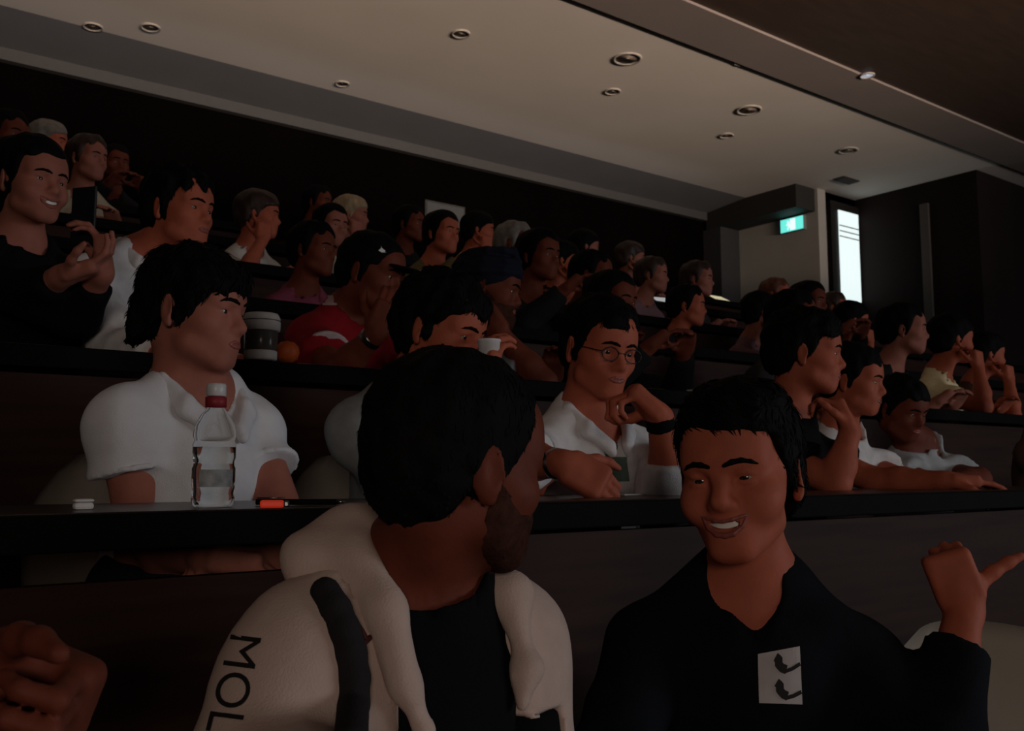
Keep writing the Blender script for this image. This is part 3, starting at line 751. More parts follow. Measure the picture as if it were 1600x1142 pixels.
for x in (1, -1):
    sl = 1 if x > 0 else .74
    for a, b in zip(ch, ch[1:]): hp.append(cap(tl(x*a[0], *a[1:3]), tl(x*b[0], *b[1:3]), a[3]*sl, b[3]*sl, .02))
hp += [cap(tl(.135, -.055, .012), tl(.05, -.125, -.005), .036, .048, .02), cap(tl(.02, -.14, -.03), tl(-.05, -.125, -.02), .05, .045, .03)]
hp += [cap(p1['N'] - p1['U']*.04 + p1['f']*.01, p1['H'].w(0, -.02, -.02), .066, .082, .012, '-')]
hood = sdf_obj('hood', hp, HOOD, o1, p1['body'], .0045, .0055, (), 0, wrinkle(33, .0065, 40), 1)
# dark armhole stripe with its thin piping
S, E, Wp = p1['arms'][0]
SB = wm_bvh(hoodie, o1)
def on_cloth(bv, x, y, lift=.0):
    h = bv.ray_cast(Vector(CAM), Vector(ray(x, y)).normalized())
    if h[0] is None: h = bv.find_nearest(Vector(CAM + ray(x, y)))
    return np.array(h[0]) - nrm(ray(x, y)) * lift
st = [on_cloth(SB, x, y) for x, y in ((508, 925), (524, 952), (538, 985), (548, 1020), (553, 1060), (552, 1100), (548, 1160))]
stripe = sdf_obj('armhole_stripe', [cap(a, b, .0165, .0165, .006) for a, b in zip(st, st[1:])], DARKP, o1, p1['body'], .003, .004, (), 0, None, 1)
PIPE = mat('red_piping', (0.09, 0.025, 0.025), 0.7)
tube('piping', [on_cloth(SB, x, y, .001) - o1 for x, y in ((500, 912), (528, 930), (550, 960), (568, 990), (574, 1003))], .0028, PIPE, p1['body'])
tube('drawcord', [on_cloth(SB, x, y, .002) - o1 for x, y in ((598, 952), (590, 975), (578, 996), (562, 1012), (552, 1022))], .003, PIPE, p1['body'])
# lettering down the sleeve
cu = bpy.data.curves.new('lettering', 'FONT'); cu.body = 'MOL'; cu.size = 1; to = bpy.data.objects.new('lettering', cu); C.objects.link(to)
dg = bpy.context.evaluated_depsgraph_get(); tm = bpy.data.meshes.new_from_object(to.evaluated_get(dg)); bpy.data.objects.remove(to); bpy.data.curves.remove(cu)
bm = bmesh.new(); bm.from_mesh(tm); bmesh.ops.triangulate(bm, faces=bm.faces[:]); bmesh.ops.subdivide_edges(bm, edges=bm.edges[:], cuts=1); bmesh.ops.triangulate(bm, faces=bm.faces[:])
V = np.array([v.co[:2] for v in bm.verts]); bm.verts.index_update(); Fc = [[v.index for v in f.verts] for f in bm.faces]; bm.free()
lo, hi = V.min(0), V.max(0); V = (V - lo) / (hi - lo)
decal('lettering', p1, hoodie, ((362, 992), (322, 1142), (410, 998), (376, 1150)), [tuple(v) for v in V], Fc, mat('print_black', (0.012, 0.010, 0.010), 0.7))

# --- smiling man in the dark sweater, thumb over his shoulder
h2 = at_d(1156, 744, 1.42); N2 = at_d(1172, 918, 1.45)
E2 = at_d(1468, 1200, 1.34); W2 = at_d(1507, 945, 1.46)
f2 = nrm(-FW*.86 - RT*.50)
A2l = dict(lift=-.02, E=E2, W=W2, bulk=.92, hand=dict(d=UP*.95 - RT*.30 + FW*.1, n=FW*.95 + RT*.25 + UP*.1, curl=(1.25, 1.5, 1.0), spread=.0, thumb=UP*.55 + RT*.80 + FW*.15, tcurl=-.1, s=.86))
A2r = dict(E=at_d(955, 1200, 1.30), W=at_d(1150, 1290, 1.12))
p2 = person('smiling man in a black sweater pointing a thumb back over his shoulder', h2, f2, (-.72, -.69), 1, 'tan', pitch=-2, roll=5, hs=1.0, N=N2, arms=(A2r, A2l), hf=.0034, hc=.014, smile=.8, neck_r=.82, jaw=.88, wide=.90,
            top=dict(name='sweater', mat=NAVY, sleeve='long', neck='v', vdepth=-.078, inf=.011, loose=.002, wr=.0035, cuff=.72))
ho = hair_obj(p2['H'], p2['o'], HAIR, t=.018, zf=.062, zs=-.010, zn=-.07, seed=7, hf=.0045, lump=.003, freq=140, fr=.034,
         extra=[p2['H'].E((-.020, .030, .108), (.060, .066, .026), .03)])
strands(p2['H'], p2['o'], ho, 1500, .034, 5, .007, swirl=(-.5, .2, -.8))
V, Fc = grid(12, 12)
pc = ((1186, 1098), (1253, 1100), (1184, 1022), (1249, 1010))
pt = decal('chest_patch', p2, p2['shirt'], pc, V, Fc, mat('patch_white', (0.48, 0.44, 0.44), 0.8, 0.1))
for v0 in (.54, .06):
    V, Fc = strip([(.42, v0+.34), (.50, v0+.28), (.48, v0+.20), (.56, v0+.12), (.66, v0+.08)], .085); decal('print_mark', p2, p2['shirt'], pc, V, Fc, mat('print_black', (0.012, 0.010, 0.010), 0.7), .0028)
    V, Fc = strip([(.46, v0+.14), (.62, v0+.05), (.80, v0+.09), (.98, v0+.16)], .034); decal('print_mark', p2, p2['shirt'], pc, V, Fc, MATS['print_black'], .0028)

# --- the hand at the left edge belongs to a neighbour out of the picture
f0 = (.35, -.94)
A0l = dict(E=np.array([-.08, .99, .80]), W=at_d(-38, 1048, .80), hand=dict(d=RT*.92 - UP*.36, n=-FW*.95 - UP*.1, curl=(1.35, 1.55, .7), spread=.0, thumb=RT*.55 - FW*.75 + UP*.35, tcurl=.35, s=1.05))
p0 = person('brown clenched hand of a seated person at the lower left edge', (-.28, .90, 1.16), (.3, -.95), f0, 1, 'brown', N=(-.28, .93, .985), arms=({}, A0l), top=dict(name='t_shirt', mat=BLACK), hf=.0042, lips_=False)
hair_obj(p0['H'], p0['o'], HAIR, seed=2)

# ================================================================== second row
POLO = cloth('polo_white', (0.66, 0.65, 0.67), 0.04)
h3 = at_d(304, 487, 1.86)
p3 = person('young man with shaggy black hair in a white polo shirt behind the clear bottle', h3, RT*.97 - FW*.20, (.28, -.96), 2, 'light', pitch=-4, roll=0, hs=.96, N=at_d(312, 610, 1.90),
            arms=(dict(lift=.025, E=at_d(222, 850, 1.82), W=at_d(330, 872, 1.62), hand=dict(d=RT - UP*.1, n=-UP)), dict(lift=.025, E=at_d(458, 850, 1.92), W=at_d(425, 872, 1.66), hand=dict(d=-RT*1.0 - FW*.25, n=-UP))), hf=.0045, hc=.014, wide=.85,
            top=dict(name='polo_shirt', mat=POLO, neck='crew', collar=True, inf=.010, loose=.012, len=.36, wr=.0055, hf=.0055, boxes=[(at_d(310, 640, 1.9) - .3, at_d(310, 640, 1.9) + .3)]))
H = p3['H']
ho = hair_obj(H, p3['o'], HAIR, t=.013, zf=.024, zs=-.026, zn=-.068, seed=12, hf=.0045, lump=.005, freq=110, back=.002, fr=.045,
         extra=[H.E((0, .070, .062), (.062, .034, .040), .02), H.E((-.05, .04, .045), (.035, .05, .045), .02), H.E((.05, .04, .045), (.035, .05, .045), .02), H.K((.0, -.115, -.03), (.02, -.125, -.075), .03, .012, .03), H.K((.05, -.09, -.04), (.06, -.10, -.075), .025, .01, .02)])
strands(H, p3['o'], ho, 1600, .040, 7, .007, .003)
for k in (0, 1):
    S, E, Wp = p3['arms'][k]; a = S + (E - S)*.318; b = S + (E - S)*.366
    sdf_obj('sleeve_hem', [cap(a, b, 0.0735, .0735, .001, flat=True, flata=True)], POLO, p3['o'][0], p3['body'], .004, .005, (), 0, None, 1)
tube('placket', [on_cloth(wm_bvh(p3['shirt'], p3['o'][0]), x, y, .0005) - p3['o'][0] for x, y in ((338, 612), (341, 640), (343, 668))], .006, POLO, p3['body'])

h4 = at_d(690, 517, 2.18)
p4 = person('man looking down at a white cup, half hidden behind the hooded man', h4, RT*.80 - FW*.42, (.25, -.97), 2, 'tan', pitch=-16, hs=.98, N=at_d(655, 610, 2.24),
            arms=(dict(E=at_d(640, 770, 2.10), W=at_d(752, 612, 2.05), hand=dict(d=UP + RT*.1, n=RT*.6 + FW*.6, curl=(.6, .7, .5))), {}), top=dict(name='t_shirt', mat=cloth('grey', (.22, .23, .23)), inf=.01))
strands(p4['H'], p4['o'], hair_obj(p4['H'], p4['o'], HAIR, t=.020, zf=.048, zs=-.03, zn=-.08, seed=14, hf=.005, lump=.006, freq=100), 900, .034, 14, .006)
cp = at_d(764, 556, 2.04)
t = thing('paper_cup', 'small white cup held up to the face of the man looking down', 'cup', tuple(cp - UP*.025))
lathe('cup', [(.020, 0), (.024, .055), (.0255, .056), (.0255, .060), (.023, .060), (.019, .004)], WHITE, t, None, 24)

h5 = at_d(936, 546, 2.40)
p5 = person('man with glasses in an open white shirt, one fist raised by his chin', h5, -FW*.86 + RT*.48, (.03, -1), 2, 'tan', pitch=-12, roll=-3, hs=1.0, N=at_d(925, 650, 2.44),
            arms=(dict(E=at_d(806, 716, 2.12), W=at_d(884, 726, 1.98), hand=dict(d=RT*.9 - UP*.5 - FW*.1, n=-UP*.3 + FW*.7, curl=(.7, .9, .5))),
                  dict(E=at_d(1052, 768, 2.22), W=at_d(1030, 650, 2.14), hand=dict(d=-RT*.80 + UP*.75 - FW*.1, n=-RT*.55 - UP*.75 - FW*.0, curl=(1.1, 1.2, .7), thumb=-RT*.8 - UP*.35 - FW*.3))),
            top=dict(name='shirt', mat=WHITE, sleeve='long', cuff=.45, loose=.018, neck='open', vdepth=-.13, collar=True, inf=.012, wr=.006), hf=.0045)
strands(p5['H'], p5['o'], hair_obj(p5['H'], p5['o'], HAIR, t=.016, zf=.056, zs=-.03, zn=-.08, seed=15, hf=.005, lump=.004, freq=100), 900, .034, 15, .006)
glasses(p5, mat('glasses_frame', (0.015, 0.012, 0.012), 0.4))
band(p5, 1, .84, 1.00, .034, cloth('black', (0.01, 0.01, 0.012)), 'watch_strap')
band(p5, 0, .78, .90, .033, STEEL, 'bracelet')
bv = wm_bvh(p5['shirt'], p5['o'][0])
for pts in (((921, 640), (927, 665), (938, 692), (950, 715)), ((968, 640), (966, 670), (962, 700), (956, 716))):
    tube('lanyard', [on_cloth(bv, x, y, .002) - p5['o'][0] for x, y in pts], .0045, mat('lanyard', (0.07, 0.10, 0.085), 0.7), p5['body'])
g, fc = grid(6, 6)
decal('name_badge', p5, p5['shirt'], ((940, 752), (984, 752), (942, 715), (980, 715)), g, fc, mat('badge_green', (0.10, 0.16, 0.13), 0.6), .004)

h6 = at_d(1258, 553, 2.95)
p6 = person('man in a black tee resting his chin on a raised hand, in profile', h6, RT*.93 - FW*.24, (.30, -.95), 2, 'tan', pitch=-3, hs=1.02, N=at_d(1236, 648, 3.0),
            arms=(dict(E=at_d(1306, 756, 2.72), W=at_d(1328, 672, 2.74), hand=dict(d=UP*.8 - RT*.25 + FW*.25, n=-RT*.9 + FW*.3, curl=(.9, 1.0, .7))), dict(E=at_d(1370, 752, 3.0), W=at_d(1478, 751, 2.86), hand=dict(d=RT - UP*.02, n=-UP, curl=(.15, .2, .2)))),
            top=dict(name='t_shirt', mat=BLACK, inf=.011, loose=.018), hf=.005)
strands(p6['H'], p6['o'], hair_obj(p6['H'], p6['o'], HAIR, t=.020, zf=.055, zs=-.02, zn=-.07, seed=16, hf=.0055, lump=.005, freq=110, extra=[p6['H'].E((0, .045, .100), (.055, .055, .026), .02)]), 900, .034, 16, .006)

h7 = at_d(1332, 596, 3.30)
p7 = person('man in a white tee leaning on the desk beside the man in black', h7, RT*.80 - FW*.50, (.25, -.97), 2, 'tan', pitch=-6, hs=.96, N=at_d(1316, 674, 3.36),
            arms=(dict(E=at_d(1372, 752, 3.05), W=at_d(1455, 757, 2.95)), dict(E=at_d(1415, 752, 3.25), W=at_d(1480, 757, 3.02))), top=dict(name='t_shirt', mat=WHITE, inf=.011, loose=.02), hf=.006, wide=.92)
hair_obj(p7['H'], p7['o'], HAIR, t=.018, seed=17, hf=.006)
h8 = at_d(1408, 640, 3.52)
p8 = person('man in a pale grey tee slumped forward over the desk', h8, RT*.45 - FW*.85, (.1, -1), 2, 'brown', pitch=-18, hs=.90, N=at_d(1440, 694, 3.66), wide=.92,
            arms=(dict(E=at_d(1452, 757, 3.45), W=at_d(1425, 757, 3.28)), dict(E=at_d(1530, 748, 3.5), W=at_d(1475, 758, 3.2))), top=dict(name='t_shirt', mat=cloth('pale_grey', (.42, .43, .44)), inf=.012, loose=.02), hf=.006)
hair_obj(p8['H'], p8['o'], HAIR, t=.02, seed=18, hf=.006)

# ================================================================== third row
h9 = at_d(50, 287, 2.62)
p9 = person('woman with black hair in a black top holding a dark phone, far left', h9, RT*.86 - FW*.48, (.25, -.97), 3, 'light', pitch=-3, hs=.98, N=at_d(32, 385, 2.66),
            arms=(dict(E=at_d(50, 462, 2.45), W=at_d(100, 430, 2.36), hand=dict(d=RT + UP*.3, n=UP*.5 - FW*.1, curl=(.4, .6, .4))), dict(E=at_d(118, 492, 2.50), W=at_d(160, 425, 2.40), hand=dict(d=UP - RT*.05, n=-RT*.9 - FW*.3, curl=(.6, .8, .5)))),
            top=dict(name='long_sleeved_top', mat=BLACK, sleeve='long', cuff=.75, inf=.010), hf=.005, smile=.3)
H = p9['H']
hair_obj(H, p9['o'], HAIR, t=.020, zf=.066, zs=-.045, zn=-.10, seed=19, hf=.005, lump=.004, freq=90, back=.012,
         extra=[H.K((-.03, -.085, -.03), (-.035, -.085, -.2), .05, .035, .04), H.K((.03, -.085, -.03), (.035, -.085, -.2), .05, .035, .04)])
q = at_d(142, 368, 2.40); t = thing('phone', 'dark phone held upright by the woman in black at far left', 'phone', tuple(q), -.9)
box('phone_body', -.036, .036, -.004, .004, -.072, .072, mat('phone_black', (.012, .012, .014), .3), t, .003)
lathe('camera_ring', [(.007, 0), (.007, .0015), (.004, .0015)], STEEL, t, (0, 0, 0), 16).rotation_euler = (PI/2, 0, 0)
t.children[1].location = (-.02, -.0055, .055)

h10 = at_d(280, 330, 2.82)
p10 = person('dark-haired man in a white shirt turned to the right, second from left', h10, RT*.92 - FW*.36, (.35, -.93), 3, 'tan', pitch=-2, hs=.99, N=at_d(228, 402, 2.86), wide=1.08,
             arms=(dict(E=at_d(190, 556, 2.60), W=at_d(255, 556, 2.40)), {}), top=dict(name='shirt', mat=WHITE, sleeve='long', cuff=.9, neck='open', collar=True, inf=.012, loose=.02, wr=.006), hf=.005)
strands(p10['H'], p10['o'], hair_obj(p10['H'], p10['o'], HAIR, t=.020, zf=.052, zs=-.03, zn=-.075, seed=20, hf=.0055, lump=.006, freq=100), 900, .034, 20, .006)

RED = cloth('red', (.22, .008, .014))
h11 = at_d(580, 428, 3.0)
p11 = person('man in a red tee and black cap covering his mouth with a hand', h11, RT*.90 - FW*.30, (.40, -.92), 3, 'brown', pitch=-14, hs=1.0, N=at_d(548, 490, 3.08),
             arms=(dict(E=at_d(527, 583, 2.74), W=at_d(588, 520, 2.66), hand=dict(d=UP*.8 + RT*.35, n=FW*.8 - RT*.3, curl=(.5, .7, .5))), {}), top=dict(name='t_shirt', mat=RED, inf=.012, loose=.022, len=.60), hf=.005)
H = p11['H']
capo = sdf_obj('cap', [H.E((0, -.014, .045), (.088, .110, .085), .01), H.F(lambda x, y, z: (.022 - .1*y*0 - z)), H.E((0, .115, .034), (.062, .075, .008), .012)], BLACK, p11['o'][0], p11['body'], .0045, .006, (), 0, None, 1)
hair_obj(H, p11['o'], HAIR, t=.010, zf=.03, zs=-.03, zn=-.07, seed=22, hf=.006)
V = [(.25, 0), (.75, 0), (1, .15), (.80, .25), (.85, .75), (.70, .95), (.5, 1), (.3, .95), (.15, .75), (.2, .25), (0, .12)]
decal('cap_emblem', p11, capo, ((591, 395), (611, 395), (592, 370), (610, 370)), V, [tuple(range(11))], mat('emblem_white', (.8, .8, .8), .7), .004)
S, E, Wp = p11['arms'][0]; a = S + (E - S)*.53; b = S + (E - S)*.592
sdf_obj('sleeve_trim', [cap(a, b, .0845, .0855, .001, flat=True, flata=True)], cloth('trim_white', (.42, .34, .34)), p11['o'][0], p11['body'], .004, .005, (), 0, None, 1)
g, fc = grid(6, 6)
try:
    decal('shoulder_emblem', p11, p11['shirt'], ((500, 478), (526, 478), (502, 455), (524, 455)), *grid(6, 6), mat('emblem_pink', (.42, .28, .29), .7), .003)
    for k in range(3): decal('shoulder_stripe', p11, p11['shirt'], ((529, 464 + 8*k), (545, 464 + 8*k), (529, 460 + 8*k), (545, 460 + 8*k)), *grid(4, 1), MATS['emblem_pink'], .003)
except Exception as e: print('emblem', e)
band(p11, 0, .80, .92, .034, STEEL, 'wristwatch')

h12 = at_d(764, 452, 3.22)
p12 = person('bearded man in a dark turban resting his cheek on his hand', h12, RT*.95 - FW*.12, (.35, -.93), 3, 'brown', pitch=-10, hs=1.0, N=at_d(742, 545, 3.28),
             arms=(dict(E=at_d(850, 598, 2.98), W=at_d(782, 522, 2.98), hand=dict(d=UP*.8 - RT*.55, n=FW*.8 + RT*.3, curl=(.3, .5, .4))), {}), top=dict(name='t_shirt', mat=cloth('slate', (.20, .21, .24)), inf=.012, loose=.022, len=.8), hf=.005)
H = p12['H']; tp = [H.E((0, -.018, .055), (.098, .118, .088), .02)]
for k in range(6):
    z = .035 + .018*k; a = .100 - .0012*k*k
    for s0 in range(10):
        t0, t1 = 2*PI*s0/10, 2*PI*(s0+1)/10
        tp.append(H.K((a*math.cos(t0), -.018 + a*1.17*math.sin(t0), z + .020*math.sin(t0) + .012*math.cos(t0)*(-1)**k), (a*math.cos(t1), -.018 + a*1.17*math.sin(t1), z + .020*math.sin(t1) + .012*math.cos(t1)*(-1)**k), .0115, k=.006))
sdf_obj('turban', tp + [H.F(lambda x, y, z: (np.interp(y + 0*x, [-.1, 0, .09], [-.06, -.005, .038]) - z), '^', .01)], cloth('turban_navy', (.010, .012, .022)), p12['o'][0], p12['body'], .005, .006, (), 0, None, 1)
beard(p12, MATS['beard'], .005, .012)

# ================================================================== the crowd on the upper rows: a few seated figures, copied
def proto(k, face, arms, topd, hairk, **kw):
    p = person('proto', np.array([0, .86, 1.16]), face, (0, -1), 1, 'tan', arms=arms, top=topd, hf=.0085, hc=.02, lips_=False, N=np.array([0, .93, .985]), smile=0, seed=k, legs=True, wide=.84, **kw)
    hair_obj(p['H'], p['o'], HAIR, seed=40 + k, hf=.009, lump=.005, freq=80, **hairk)
    return p
AR = lambda **k: k
PRO = [
    proto(0, (.45, -.9), ({}, {}), dict(name='shirt', mat=WHITE, hf=.012), dict(t=.018, zf=.058)),
    proto(1, (.75, -.66), (AR(W=(-.06, .72, 1.00), E=(-.20, .66, .79), hand=dict(d=(.1, .1, 1), n=(.2, .9, .1), curl=(.8, .9, .6))), {}), dict(name='shirt', mat=WHITE, hf=.012), dict(t=.022, zf=.05)),
    proto(2, (.15, -1), (AR(W=(-.10, .58, .95), E=(-.22, .72, .80)), AR(W=(.10, .58, .95), E=(.22, .72, .80))), dict(name='shirt', mat=WHITE, sleeve='long', hf=.012), dict(t=.016, zf=.062, zs=-.05, zn=-.10)),
]
LH = mat('hair_lit', (.18, .16, .14), .5, .2, 40)  # light falling on the hair is put into this pale colour
LONG = []
SH = {k: cloth('crowd_' + k, c) for k, c in dict(black=(.012, .012, .014), dark=(.035, .032, .034), olive=(.14, .11, .05), cream=(.88, .74, .44), white=(.62, .58, .54), grey=(.25, .25, .26), magenta=(.22, .05, .09), beige=(.42, .36, .27), green=(.05, .30, .16), mauve=(.22, .13, .15), brown=(.10, .055, .04), blue=(.05, .07, .14)).items()}  # cream is brightened to carry laptop light on the shirt
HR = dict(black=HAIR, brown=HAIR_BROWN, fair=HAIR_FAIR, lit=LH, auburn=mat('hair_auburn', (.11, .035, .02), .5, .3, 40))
used = set()
def copy_person(pi, label, head, n, yaw, skin, top, hair):
    src = PRO[pi]['body']; first = pi not in used; used.add(pi)
    hd = np.array([0, .86, 1.16]) - PRO[pi]['o'][0]; s = min(1.12, max(.88, (head[2] - tier(n)) / 1.16))
    ca, sa = math.cos(yaw), math.sin(yaw); off = np.array([hd[0]*ca - hd[1]*sa, hd[0]*sa + hd[1]*ca]) * s
    b = src if first else src.copy()
    if not first: C.objects.link(b)
    b.location = (head[0] - off[0], head[1] - off[1], head[2] - hd[2]*s); b.rotation_euler = (0, 0, yaw); b.scale = (s, s, s)
    kids = list(PRO[pi]['kids']); new = []
    for c in kids:
        d = c if first else c.copy()
        if not first: C.objects.link(d); d.parent = b
        new.append(d)
    def setm(o, m):
        o.material_slots[0].link = 'OBJECT'; o.material_slots[0].material = m
    setm(b, SKIN[skin])
    for d in new:
        nm = d.name.split('.')[0]
        if nm == 'shirt': setm(d, SH[top])
        elif nm == 'hair': setm(d, HR[hair])
    tag(b, label, 'person', None)
    return b
for p in PRO: p['kids'] = [c for c in p['body'].children]

CROWD = [  # row, x, y of the eyes in the photograph, figure, top, skin (brown also stands in for dim light), hair, extra yaw, label
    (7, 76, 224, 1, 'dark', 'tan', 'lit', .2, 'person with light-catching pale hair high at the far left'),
    (6, 137, 250, 0, 'beige', 'light', 'brown', .1, 'person in beige high at left, next to the pale-haired one'),
    (6, 12, 215, 0, 'dark', 'brown', 'black', .1, 'dim person high at the left edge above the woman with the phone'),
    (7, 180, 258, 2, 'black', 'brown', 'black', 0, 'barely lit person right of the person in beige, high at left'),
    (5, 404, 338, 1, 'white', 'tan', 'brown', .3, 'person with brown hair and white top, hand at the chin, high at left'),
    (7, 497, 318, 0, 'mauve', 'brown', 'black', .2, 'dim person on the top row left of the fair-haired woman'),
    (5, 516, 356, 2, 'beige', 'light', 'black', .1, 'pale-faced dark-haired person just left of the fair-haired woman'),
    (6, 549, 338, 1, 'black', 'light', 'fair', .2, 'fair-haired woman in black with a raised hand, behind the cap'),
    (4, 489, 393, 0, 'magenta', 'brown', 'black', .1, 'person in dark magenta just behind the red-shirted man'),
    (5, 690, 366, 2, 'olive', 'tan', 'black', .2, 'person in olive under the grey wall panel'),
    (6, 748, 362, 1, 'cream', 'tan', 'black', .2, 'person in bright cream beside the one in olive, above the turban'),
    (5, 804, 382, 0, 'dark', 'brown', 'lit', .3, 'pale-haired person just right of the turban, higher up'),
    (4, 842, 402, 2, 'black', 'brown', 'black', .1, 'dim person in black second right of the turban'),
    (5, 879, 410, 1, 'black', 'tan', 'black', .2, 'black-haired person left of the yellow-lit face, mid crowd'),
    (6, 914, 388, 1, 'dark', 'light', 'black', .5, 'person with a yellow-lit face on the top row, middle of the crowd'),
    (4, 926, 432, 0, 'black', 'brown', 'black', .2, 'black-haired person just above the man with glasses'),
    (6, 986, 405, 1, 'green', 'light', 'brown', .2, 'brightly lit face over green, top row right of centre'),
    (5, 1019, 432, 0, 'mauve', 'light', 'brown', .2, 'pale face in mauve just right of the person in green'),
    (5, 1090, 438, 0, 'dark', 'light', 'brown', .1, 'pale face at the end of the top row, left of the pale wall'),
    (4, 1074, 480, 0, 'black', 'tan', 'black', .3, 'orange-lit face in black below the pale face near the pale wall'),
    (4, 1190, 490, 1, 'mauve', 'light', 'black', .3, 'black-haired person under the left half of the pale wall'),
    (5, 1212, 462, 0, 'dark', 'tan', 'auburn', 0, 'auburn-haired person against the bottom of the pale wall'),
    (4, 1264, 474, 2, 'black', 'brown', 'black', 0, 'black-haired person against the right end of the pale wall'),
    (5, 1303, 482, 0, 'dark', 'tan', 'brown', .2, 'brown-haired person directly below the lit door panel'),
    (4, 1332, 503, 1, 'black', 'tan', 'black', .2, 'dark-haired person below and right of the lit door panel'),
    (3, 1412, 517, 0, 'black', 'light', 'black', .2, 'small pale face left of the wall strip, right of the lit panel'),
    (3, 1488, 532, 1, 'cream', 'tan', 'black', .3, 'person in pale yellow under the dark right wall'),
    (3, 1540, 556, 1, 'brown', 'tan', 'black', .2, 'orange-lit person right of the one in pale yellow'),
    (3, 955, 476, 2, 'black', 'brown', 'black', .1, 'dim person in black above and right of the man with glasses'),
    (3, 1240, 500, 0, 'dark', 'brown', 'black', .1, 'dim person right behind the man resting his chin'),
    (6, 640, 352, 0, 'black', 'brown', 'black', .1, 'dim person left of the grey wall panel'),
]
for n, x, y, pi, top, skin, hair, yw, label in CROWD:
    copy_person(pi, label, at_y(x, y, row_y(n) - .07), n, yw * .6, skin, top, hair)
hpt = at_d(1600, 640, 4.0); copy_person(1, 'person in brown at the right edge with a bare forearm on the desk', np.array([hpt[0], row_y(2) - .07, tier(2) + 1.14]), 2, .2, 'tan', 'brown', 'black')

# ================================================================== chairs under everyone who shows one
chair(1.20, .99, 1, .12, 'cream shell chair under the smiling man in the black sweater')
chair(1.69, .79, 1, -.55, 'empty cream shell chair at right behind the raised thumb')
chair(p1['pelvis'][0], 1.02, 1, 0, 'cream shell chair under the man in the beige hooded jacket')
chair(p3['pelvis'][0] - .03, 1.90, 2, .15, 'cream shell chair behind the man in the white polo')
for P, n, lb in ((p4, 2, 'cream shell chair under the man looking down at a cup'), (p5, 2, 'cream shell chair under the man with glasses'), (p6, 2, 'cream shell chair under the man resting his chin')):
    chair(P['pelvis'][0], P['pelvis'][1] + .04, n, 0, lb)

# ================================================================== small things on the desks
DZ2 = desk_z(2); DZ3 = desk_z(3)
q = at_d(332, 792, 1.47); q[2] = DZ2
t = thing('water_bottle', 'clear plastic water bottle with a red neck band in front of the white polo', 'bottle', (q[0], q[1], DZ2 + .0005))
lathe('body', [(.026, 0), (.031, .004), (.032, .012), (.030, .020), (.032, .028), (.032, .058), (.030, .062), (.030, .068), (.032, .074), (.032, .094), (.0295, .100), (.032, .107), (.030, .122), (.022, .138), (.0135, .148), (.0125, .156)], glass('bottle_plastic', (.93, .95, .95), .02, 1.06), t, None, 40)
lathe('water', [(.0245, .004), (.0300, .014), (.0285, .021), (.0300, .029), (.0300, .0575), (.0285, .0625), (.0285, .0675), (.0300, .0745), (.0300, .090)], glass('water', (.96, .98, .98), 0, 1.12), t, None, 36)
lathe('neck_band', [(.0130, .150), (.0160, .151), (.0160, .166), (.0130, .167)], mat('band_red', (.25, .02, .03), .5), t, None, 28)
lathe('cap', [(.0140, .1675), (.0150, .169), (.0150, .184), (.0135, .187), (.001, .187)], mat('cap_clear', (.55, .55, .56), .3), t, None, 28)
bm = bmesh.new(); N = 24; r0 = .0326
vs = [[bm.verts.new((r0*math.cos(a), r0*math.sin(a), z)) for a in np.linspace(-2.6, -.9, N)] for z in (.030, .056)]
for i in range(N-1): bm.faces.new((vs[0][i], vs[0][i+1], vs[1][i+1], vs[1][i]))
lb = bm_obj('label', bm, mat('bottle_label', (.30, .32, .33), .5, .3, 60), t, None, True)

q = at_d(425, 790, 1.43); t = thing('lighter', 'small bright orange-red lighter on the near desk beside the bottle', 'lighter', (q[0], q[1], DZ2 + .0005), -.5)
box('lighter_body', -.017, .017, -.007, .007, 0, .011, glow('lit_orange', (.60, .035, .012), .35), t, .003)  # faint glow added to the plastic so it reads bright
box('lighter_top', .0172, .025, -.006, .006, .001, .010, STEEL, t, .002)
q = at_d(470, 786, 1.52); t = thing('pen', 'thin black pen lying on the near desk behind the lighter', 'pen', (q[0], q[1], DZ2 + .006), -.64)
tube('barrel', [(-.070, 0, 0), (.055, 0, 0)], .0045, EDGE, t); tube('tip', [(.0551, 0, 0), (.070, 0, 0)], [.004, .001], STEEL, t); tube('clip', [(-.068, 0, .0062), (-.025, 0, .0062)], .0012, STEEL, t)
q = at_d(130, 792, 1.36); t = thing('earbud_case', 'tiny white earbud case on the near desk at left', 'case', (q[0], q[1], DZ2 + .0005))
box('case_body', -.013, .013, -.009, .009, 0, .010, WHITE, t, .004); box('case_lid', -.013, .013, -.009, .009, .0105, .015, WHITE, t, .003)
q = at_y(205, 866, 1.60); t = thing('tissue_pack', 'pale folded tissue pack on the lap shelf under the near desk', 'tissue pack', (q[0], q[1], q[2] - .012), .1)
PAPER = mat('paper', (.62, .60, .58), .8, .03)
def paper(x, y, n, rz, label, sx=.105, sy=.148):
    q = at_z(x, y, desk_z(n)); q[1] = min(max(q[1], desk_y(n) + sy/2 + .02), desk_y(n) + .36 - sy/2); t = thing('paper_sheet', label, 'paper', (q[0], q[1], desk_z(n) + .0005), rz)
    box('sheet', -sx, sx, -sy/2, sy/2, 0, .0012, PAPER, t); box('fold', -sx, -sx*.2, -sy/2, sy/2, .0016, .0026, PAPER, t)
paper(985, 772, 2, .05, 'white paper on the near desk in front of the man with glasses')
def notebook(x, y, n, w_, h_, label, m, rz=0.0):
    q = at_y(x, y, desk_y(n) + .07); t = thing('notebook', label, 'notebook', (q[0], q[1], desk_z(n) + .0005), rz)
    box('back_cover', -w_/2, w_/2, -.06, .08, 0, .002, m, t); box('pages', -w_/2 + .002, w_/2 - .002, -.058, .078, .0022, h_ - .0022, PAPER, t); box('front_cover', -w_/2, w_/2, -.06, .08, h_ - .002, h_, m, t)
